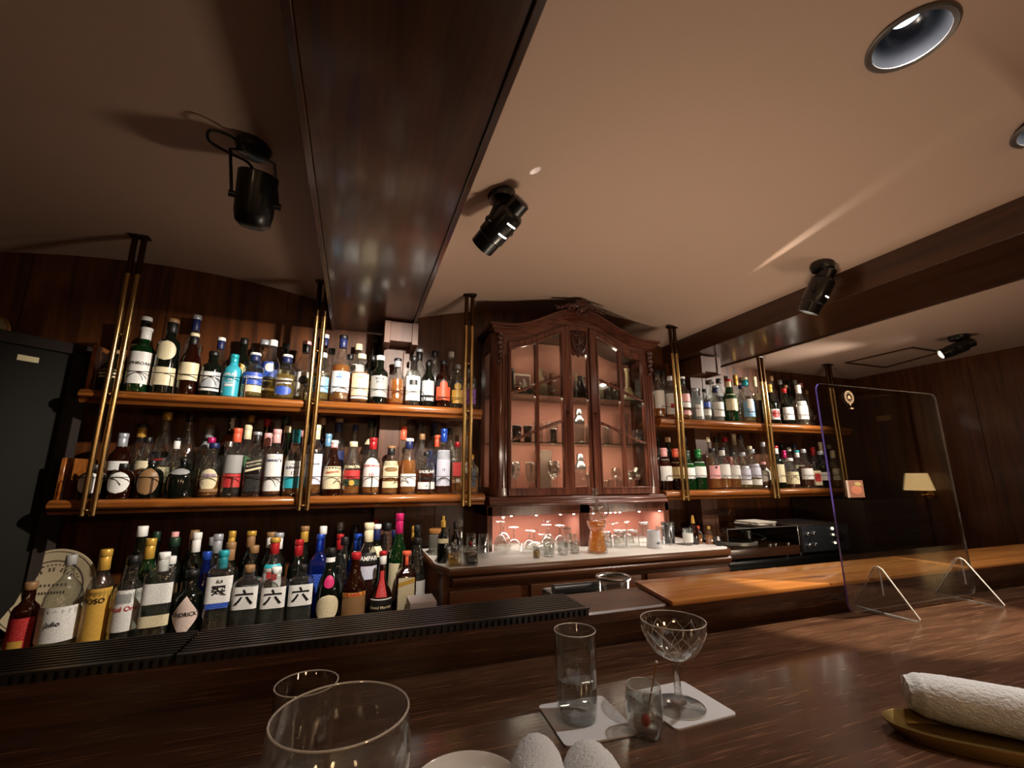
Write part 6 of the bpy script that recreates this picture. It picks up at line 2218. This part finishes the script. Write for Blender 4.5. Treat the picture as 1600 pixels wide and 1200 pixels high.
    ('R', 'f', 2.716, 2.231, 0.28, 0.0433, 'tall', 'd', '-', '=Y', 'W.10-.36,Rc.14-.34', '-', 'dark wine-shaped bottle with pale gold foil, red-white label', 'gold-foil bottle'),
    ('R', 'b', 3.037, 2.397, 0.37, 0.0346, 'std', 'd', '-', 'S', '-', '-', 'dark bottle with grey ball cap', '-'),
    ('R', 'f', 2.854, 2.231, 0.261, 0.0433, 'bell', 'd', '-', '=R', 'W.12-.46', '-', 'dark green bottle with red foil and white label', 'red-foil dark bottle'),
    ('R', 'm', 2.984, 2.314, 0.31, 0.0302, 'std', 'd', '-', 'E', '-', '-', 'dark bottle with brown cap', '-'),
    ('R', 'b', 3.132, 2.397, 0.372, 0.0324, 'std', 'd', '-', 'K', '-', '-', 'dark bottle with black cap near shelf end', '-'),
    ('R', 'b', 3.2, 2.397, 0.381, 0.0324, 'tall', 'd', '-', 'S', '-', '-', 'thin dark bottle with grey tip', '-'),
    ('R', 'f', 2.998, 2.231, 0.295, 0.0433, 'tall', 'c', 'w', '=W', 'W.14-.58', '-', 'clear bottle with white foil and big white label', 'white-foil bottle'),
    ('R', 'm', 3.139, 2.314, 0.335, 0.0324, 'std', 'c', 'a', 'P', '-', '-', 'amber bottle with pink cap', '-'),
    ('R', 'm', 3.198, 2.314, 0.284, 0.0238, 'tall', 'c', 'w', 'E', '-', '-', 'thin clear bottle with pinkish cork', '-'),
    ('S', 'b', 1.877, 2.397, 0.339, 0.0324, 'std', 'd', '-', 'K', '-', '-', 'dark bottle with slim stopper, touching the cabinet', '-'),
    ('S', 'f', 1.776, 2.231, 0.252, 0.041, 'std', 'b', '-', '=P', 'W.22-.72', '-', 'brown bottle with pink-gold foil and tall white label', 'pink-gold-foil bottle'),
    ('S', 'm', 1.881, 2.314, 0.328, 0.0356, 'std', 'd', '-', 'E', '-', '-', 'dark bottle with wooden ball stopper', '-'),
    ('S', 'f', 1.862, 2.231, 0.249, 0.0421, 'std', 'b', '-', '=O', 'Y2.28-.66', '-', 'brown bottle with gold foil and buff label', 'buff-label bottle'),
    ('S', 'b', 2.107, 2.397, 0.345, 0.0335, 'std', 'c', 'w', 'S', '-', '-', 'clear bottle with grey cap behind brass post', '-'),
    ('S', 'f', 1.948, 2.231, 0.239, 0.041, 'std', 'g', '-', '=D', 'W.28-.66', '-', 'green bottle with white label beside brass post', 'post-side green bottle'),
    ('S', 'f', 2.034, 2.231, 0.248, 0.0421, 'std', 'g', '-', '=G', 'W.30-.68', '-', 'green bottle with green foil and white label', 'green-foil bottle'),
    ('S', 'b', 2.199, 2.397, 0.343, 0.0335, 'std', 'c', 'w', 'N', '-', '-', 'clear bottle with navy cap', '-'),
    ('S', 'm', 2.198, 2.314, 0.336, 0.0346, 'std', 'c', 'a', 'C', '-', '-', 'amber bottle with cream cap', '-'),
    ('S', 'b', 2.355, 2.397, 0.347, 0.0346, 'std', 'c', 'w', 'K', '-', '-', 'clear bottle with black cap between cream and red ones', '-'),
    ('S', 'f', 2.15, 2.231, 0.255, 0.0386, 'std', 'c', 'a', 'K', 'P.26-.58,Kc.5-.56', '-', 'amber bottle with black neck and pinkish label', 'pinkish-label bottle'),
    ('S', 'b', 2.435, 2.397, 0.35, 0.0356, 'std', 'c', '-', 'R', 'R.36-.6', '-', 'bottle with dark red cap and red label', '-'),
    ('S', 'f', 2.231, 2.231, 0.26, 0.0398, 'std', 'c', 'a', 'K/W', 'W.26-.60', '-', 'amber bottle with white label and black-and-white neck', 'black-and-white-neck bottle'),
    ('S', 'b', 2.52, 2.397, 0.375, 0.0302, 'tall', 'c', 'w', '=C', '-', '-', 'clear bottle with narrow cream cap', '-'),
    ('S', 'f', 2.314, 2.231, 0.233, 0.0398, 'std', 'c', 'a', 'K', 'W.28-.64', '-', 'amber bottle with white label and plain black neck', 'black-necked bottle'),
    ('S', 'm', 2.492, 2.314, 0.367, 0.0356, 'std', 'c', 'w', 'K', '-', '-', 'clear bottle with tall black capsule', '-'),
    ('S', 'f', 2.398, 2.231, 0.234, 0.0421, 'round', 'c', 'p', 'S', 'X3.26-.62,W.12-.24', '-', 'bottle with ribbed silver cap and pale-blue label', 'ribbed-cap bottle'),
    ('S', 'm', 2.563, 2.314, 0.284, 0.0324, 'std', 'c', 'w', 'C', '-', '-', 'clear bottle with cream top', '-'),
    ('S', 'f', 2.486, 2.231, 0.256, 0.0421, 'tall', 'c', 'p', 'S', 'X3.28-.62,W.10-.24', '-', 'grey-topped bottle with pale-blue label, gold glint at base', 'grey-topped pale-blue bottle'),
    ('S', 'm', 2.687, 2.314, 0.314, 0.0335, 'squat', 'c', 'w', 'S', '-', '-', 'clear bottle with silver stopper behind brass post', '-'),
    ('S', 'f', 2.571, 2.231, 0.173, 0.0398, 'squat', 'c', 'r', 'P', 'Wt.30-.72', '-', 'short bottle with tilted white label', 'tilted-label bottle'),
    ('S', 'f', 2.697, 2.231, 0.282, 0.0421, 'std', 'd', '-', 'R/W', 'C.14-.56', '-', 'dark bottle with red cap, white neck and cream label', 'red-cap bottle'),
    ('S', 'b', 2.972, 2.397, 0.322, 0.0335, 'std', 'd', '-', 'K', '-', '-', 'dark bottle with flat black cap', '-'),
    ('S', 'm', 2.878, 2.314, 0.259, 0.0335, 'std', 'c', 'w', '=M', '-', '-', 'clear bottle with magenta foil', '-'),
    ('S', 'f', 2.82, 2.231, 0.201, 0.0445, 'round', 'c', 'r', 'W', 'Cw.14-.54', '-', 'round bottle with wide cream label and dark liquid', 'round cream-label bottle'),
    ('S', 'b', 3.038, 2.397, 0.289, 0.0302, 'std', 'c', 'w', 'W', '-', '-', 'clear bottle with small white cap', '-'),
    ('S', 'b', 3.102, 2.397, 0.319, 0.0302, 'std', 'c', 'w', 'N', '-', '-', 'clear bottle with navy top', '-'),
    ('S', 'm', 3.004, 2.314, 0.261, 0.0356, 'std', 'c', 'w', 'T/W', 'C.50-.6', '-', 'clear bottle with teal cap and cream neck label', '-'),
    ('S', 'f', 2.961, 2.231, 0.265, 0.0445, 'bell', 'c', 'r', 'S', 'W.22-.50', '-', 'sloping clear bottle of red liquid with white label', 'sloping red-liquid bottle'),
    ('S', 'm', 3.172, 2.314, 0.287, 0.0346, 'std', 'c', 'w', '=R', '-', '-', 'clear bottle with pink-red cap', '-'),
    ('S', 'f', 3.042, 2.231, 0.176, 0.0339, 'square', 'c', '-', 'K', 'C.10-.66,Rn.24-.56', '-', 'small bottle with cream label framing red panel', 'red-panel bottle'),
    ('S', 'm', 3.26, 2.314, 0.327, 0.0324, 'tall', 'd', '-', '=C', '-', '-', 'dark bottle with cream capsule', '-'),
    ('S', 'f', 3.129, 2.231, 0.254, 0.0398, 'squat', 'd', '-', 'S', 'W.20-.42', '-', 'dark bottle with silver cap and low white label', 'low-label dark bottle'),
    ('S', 'm', 3.344, 2.314, 0.309, 0.0324, 'std', 'd', '-', 'C', '-', '-', 'bottle with cream cap, seen through the clear screen', '-'),
    ('S', 'f', 3.255, 2.231, 0.261, 0.0351, 'std', 'c', 'a', '=C', 'C.2-.5', '-', 'amber bottle with cream foil, last before shelf end', 'last bottle'),
]

SHELF = {'U': 'upper shelf nearer the door', 'L': 'lower shelf nearer the door', 'C': 'worktop', 'R': 'upper shelf over the turntable', 'S': 'lower shelf over the turntable'}
GROUP = {'U': 'bottles on the upper shelf nearer the door', 'L': 'bottles on the lower shelf nearer the door', 'C': 'bottles on the worktop',
         'R': 'bottles on the upper shelf over the turntable', 'S': 'bottles on the lower shelf over the turntable'}
ZB = {'U': .345, 'L': -.088, 'C': -.575, 'R': .345, 'S': -.088}


def build_bottles():
    front = [q for q in BOTTLES if q[13] != '-']
    used = set()
    for i, (s, row, x, y, H, R, shape, g, liq, cap, labs, txts, desc, short) in enumerate(BOTTLES):
        if s in 'LS':
            H = min(H, .378)
        if short != '-':
            lb = desc + ', front of ' + SHELF[s]
            if len(lb.split()) > 16:
                lb = desc
        else:
            near = min((q for q in front if q[0] == s), key=lambda q: abs(q[2] - x * q[3] / y))
            lb = desc + ', behind the ' + near[13]
            ext = ' on ' + SHELF[s].split(' nearer')[0].split(' over')[0]
            if len((lb + ext).split()) <= 16:
                lb += ext
        if lb in used:
            lb += ', wall side'
        used.add(lb)
        bottle(lb, GROUP[s], x, y, ZB[s], H, R, shape, g, liq, cap, labs, txts, i)


build_room()
build_door()
build_shelves()
build_spots()
build_downlights()
build_rear()
build_bar()
build_backbar()
build_cabinet()
build_small_glass()
build_misc()
build_screen()
build_foreground()
build_bottles()
